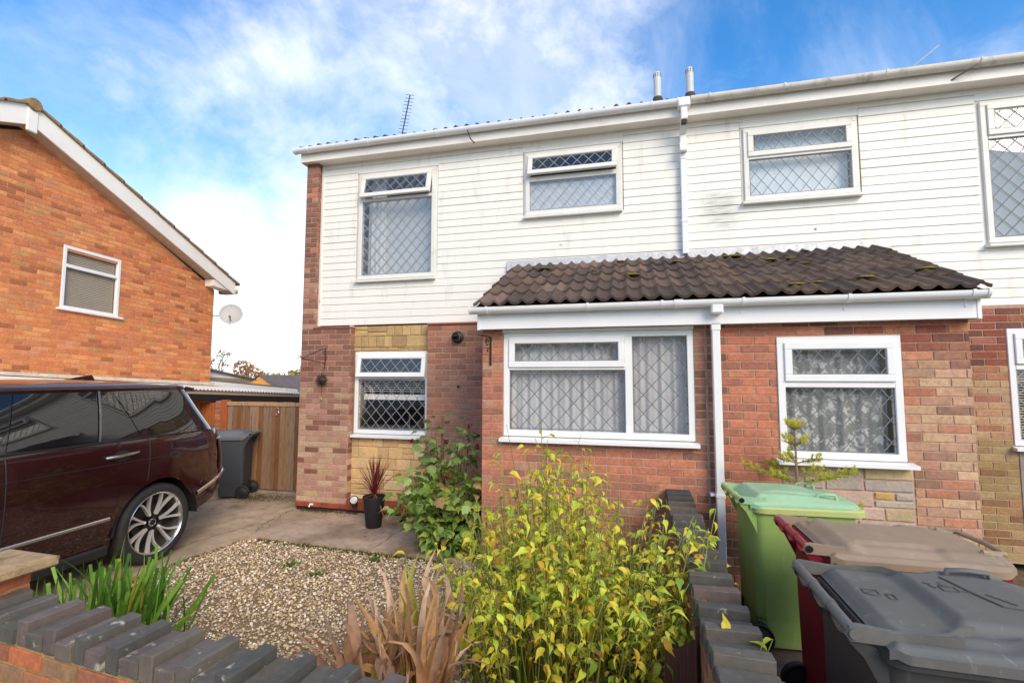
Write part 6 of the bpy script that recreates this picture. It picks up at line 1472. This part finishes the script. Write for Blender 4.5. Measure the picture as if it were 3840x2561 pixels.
# weathered timber post end beside the dividing wall
m = MB(); pr = [(.125, 2.36), (.26, 2.33), (.275, 2.46), (.14, 2.49)]
vs = [(x, y, -.1) for x, y in pr] + [(x, y, .50 + rz_) for (x, y), rz_ in zip(pr, (.10, .20, .03, .14))]; m.add(vs, [(0, 1, 2, 3), (4, 5, 6, 7), (0, 1, 5, 4), (1, 2, 6, 5), (2, 3, 7, 6), (3, 0, 4, 7)])
m.box(.262, .275, 2.36, 2.43, .3, .74); tag(m.build('timber_post', mat('rotten_wood', S(94, 58, 42), rough=.95, var=.35, scale=9, stretch=(8, 8, .7), bump=.6, bscale=10)), 'dark rotting timber post leaning against the dividing wall', 'post')
BPT = MB(); BPT.lathe([(0, 0), (.10, 0), (.13, .2), (.12, .2), (.1, .05)], 24, Matrix.Translation((-.72, 2.25, -.05))); tag(BPT.build('nursery_pot', plast, None, smooth=True), 'black plastic nursery pot under the yellow shrub', 'pot')
# green weeds in the gravel
for (x, y, n_, lab) in ((-3.35, 4.3, 60, 'small green weed tuft in the far part of the gravel'), (-2.95, 4.15, 40, 'tiny weed tuft in the gravel right of the larger tuft'), (-1.62, 2.75, 60, 'weed tuft in the gravel beside the withered plant'), (-2.6, 4.62, 70, 'weed tuft at the edge of the path slab')):
    weeds('weed_tuft', n_, lambda r, x=x, y=y: (x + r.gauss(0, .035), y + r.gauss(0, .03), -.04), int(n_ + x * 10), lab, h=(.015, .04), colr=(S(104, 140, 52), S(84, 118, 44), S(130, 150, 60)))
# scattered fallen leaves
rl = random.Random(4)
for i in range(12):
    x, y = rl.uniform(-4.2, -1.6), rl.uniform(4.9, 5.9)
    if i > 6: x, y = rl.uniform(-5.2, -4.0), rl.uniform(5.0, 6.3)
    o = link('fallen_leaf', KL[i % 6], None, (x, y, .006 if x > -3.9 else -.006), (rl.uniform(-.3, .3), rl.uniform(-.3, .3), rl.uniform(0, 6.28)), (.6, .6, .6), jit(rl.choice((S(190, 130, 70), S(140, 96, 56), S(206, 170, 80))), .1, rl)); tag(o, 'single fallen brown leaf lying on the concrete', 'leaf', 'fallen leaves on the concrete')

# ------------------------------------------------------------------ curtains and blinds behind the panes
def drape(name, x0, x1, z0, z1, y, m_, amp, per, lab, cat='curtain', grp=None, nz=10, pinch=0.):
    def fn(u, v):
        x = x0 + (x1 - x0) * u; z = z0 + (z1 - z0) * v
        p = .6 * math.sin(2 * math.pi * x / per) + .4 * math.sin(2 * math.pi * x / per * 1.73 + 1.1) + .3 * math.sin(9 * v + x * 3)
        return (x + pinch * (1 - v) * (u - .5), y + amp * p * (1 - .25 * v), z)
    o = MB().sheet(fn, max(24, int((x1 - x0) * 110)), nz).build(name, m_, None, smooth=True, sharp=180, fix=False); return tag(o, lab, cat, grp)
def cloth_mat(name, c, tr=.35, lace=False):
    m = bpy.data.materials.new(name); m.use_nodes = True; t = m.node_tree; L = t.links; b = t.nodes['Principled BSDF']; b.inputs['Base Color'].default_value = c; b.inputs['Roughness'].default_value = .95
    tl = t.nodes.new('ShaderNodeBsdfTranslucent'); tl.inputs[0].default_value = c; m1 = t.nodes.new('ShaderNodeMixShader'); m1.inputs[0].default_value = .35; L.new(b.outputs[0], m1.inputs[1]); L.new(tl.outputs[0], m1.inputs[2])
    tp = t.nodes.new('ShaderNodeBsdfTransparent'); m2 = t.nodes.new('ShaderNodeMixShader'); L.new(m1.outputs[0], m2.inputs[1]); L.new(tp.outputs[0], m2.inputs[2]); L.new(m2.outputs[0], t.nodes['Material Output'].inputs[0])
    if lace:
        g_ = t.nodes.new('ShaderNodeNewGeometry'); mp = t.nodes.new('ShaderNodeMapping'); mp.inputs['Scale'].default_value = (1, .3, 1); L.new(g_.outputs['Position'], mp.inputs[0])
        vo = t.nodes.new('ShaderNodeTexVoronoi'); vo.inputs['Scale'].default_value = 13; L.new(mp.outputs[0], vo.inputs['Vector'])
        no = t.nodes.new('ShaderNodeTexNoise'); no.inputs['Scale'].default_value = 42; no.inputs['Detail'].default_value = 3; L.new(mp.outputs[0], no.inputs['Vector'])
        ad = t.nodes.new('ShaderNodeMath'); ad.operation = 'MULTIPLY_ADD'; L.new(vo.outputs['Distance'], ad.inputs[0]); ad.inputs[1].default_value = .55; L.new(no.outputs['Fac'], ad.inputs[2])
        r = t.nodes.new('ShaderNodeMapRange'); L.new(ad.outputs[0], r.inputs[0]); r.inputs[1].default_value = .66; r.inputs[2].default_value = .78; r.inputs[3].default_value = .02; r.inputs[4].default_value = .55; L.new(r.outputs[0], m2.inputs[0])
    else: m2.inputs[0].default_value = tr
    return m
net = cloth_mat('net_curtain', S(246, 246, 246), .06); netw = cloth_mat('white_curtain', S(246, 246, 244), .0); lace = cloth_mat('lace', S(248, 248, 242), .3, True)
drape('net_curtain', -1.20, .53, 1.28, 2.28, BY + .12, net, .018, .105, 'white net curtain across the wide porch window left of the downpipe')
drape('lace_curtain', 1.29, 2.12, 1.17, 2.18, BY + .10, lace, .02, .13, 'floral lace curtain in the porch window above the bins')
drape('curtain', -3.66, -3.44, 3.25, 4.8, YS + .12, netw, .018, .07, 'white drawn back curtain at the left of the corner bedroom window')
drape('curtain', -2.76, -2.66, 3.25, 4.8, YS + .12, netw, .016, .06, 'narrow white curtain at the right of the corner bedroom window')
pb = mat('pale_blind', S(232, 238, 238), rough=.8, var=.06, scale=5); gb_ = mat('grey_pane_backing', S(206, 208, 208), rough=.8, var=.05, scale=3); gb2 = mat('beige_blind', S(184, 184, 178), rough=.8, var=.05, scale=3)
tag(MB().box(-3.74, -2.67, YS + .16, YS + .165, 3.27, 4.42).build('blind_or_backing', gb_), 'added grey backing imitating sky reflection in the corner bedroom window', 'blind')  # grey sheet added behind the pane to imitate its reflection of the sky
tag(MB().box(-1.28, -.14, YS + .03, YS + .035, 4.03, 4.44).build('privacy_film', gb_), 'grey obscured film on the small upper window with open top', 'film')
tag(MB().box(1.40, 2.49, YS + .1, YS + .105, 3.97, 4.80).build('blind_or_backing', pb), 'pale blind in the upper window right of the downpipe', 'blind')
tag(MB().box(3.77, 4.9, YS + .1, YS + .105, 3.3, 4.80).build('blind_or_backing', gb2), 'beige blind in the upper window at the right edge', 'blind')
GB = thing('slatted_blind', (4.3, F + .12, 1.6), 'pale slatted blind in the ground floor window at the right edge', 'blind')
zz = 1.24
while zz < 2.28:
    m = MB(); m.add([(3.82, F + .10, zz), (4.88, F + .10, zz), (4.88, F + .122, zz + .012), (3.82, F + .122, zz + .012)], [(0, 1, 2, 3)]); m.build('slat', bm_, GB, fix=False); zz += .027
# the ground floor window looks into a kitchen: rail, worktop and a few things on it
KT = thing('blind_or_backing', (-3.24, YP + .12, 1.6), 'part drawn white blind rail across the ground floor window', 'blind')
MB().box(-3.72, -2.74, YP + .11, YP + .13, 1.525, 1.60).build('rail', upvc, KT)
for k in range(6): MB().box(-3.72, -2.74, YP + .10, YP + .125, 1.64 + k * .03, 1.646 + k * .03).build('slat', upvc, KT)
m = MB(); m.box(-3.8, -2.7, YP + .16, YP + .55, 1.10, 1.13); tag(m.build('worktop', mat('worktop_grey', S(110, 112, 118), rough=.4)), 'kitchen worktop seen through the ground floor window', 'worktop')
m = MB(); m.tube([(-3.10, YP + .3, 1.13), (-3.10, YP + .3, 1.32), (-3.13, YP + .25, 1.36), (-3.16, YP + .22, 1.31)], .011, 8); tag(m.build('tap', chrome, None, smooth=True), 'chrome tap behind the ground floor window', 'tap')
m = MB(); m.lathe([(0, 0), (.05, 0), (.075, .06), (.07, .10), (0, .10)], 18, Matrix.Translation((-2.88, YP + .26, 1.13))); tag(m.build('bowl', mat('bowl_brown', S(96, 66, 48), rough=.6), None, smooth=True), 'dark bowl on the worktop behind the ground floor window', 'bowl')
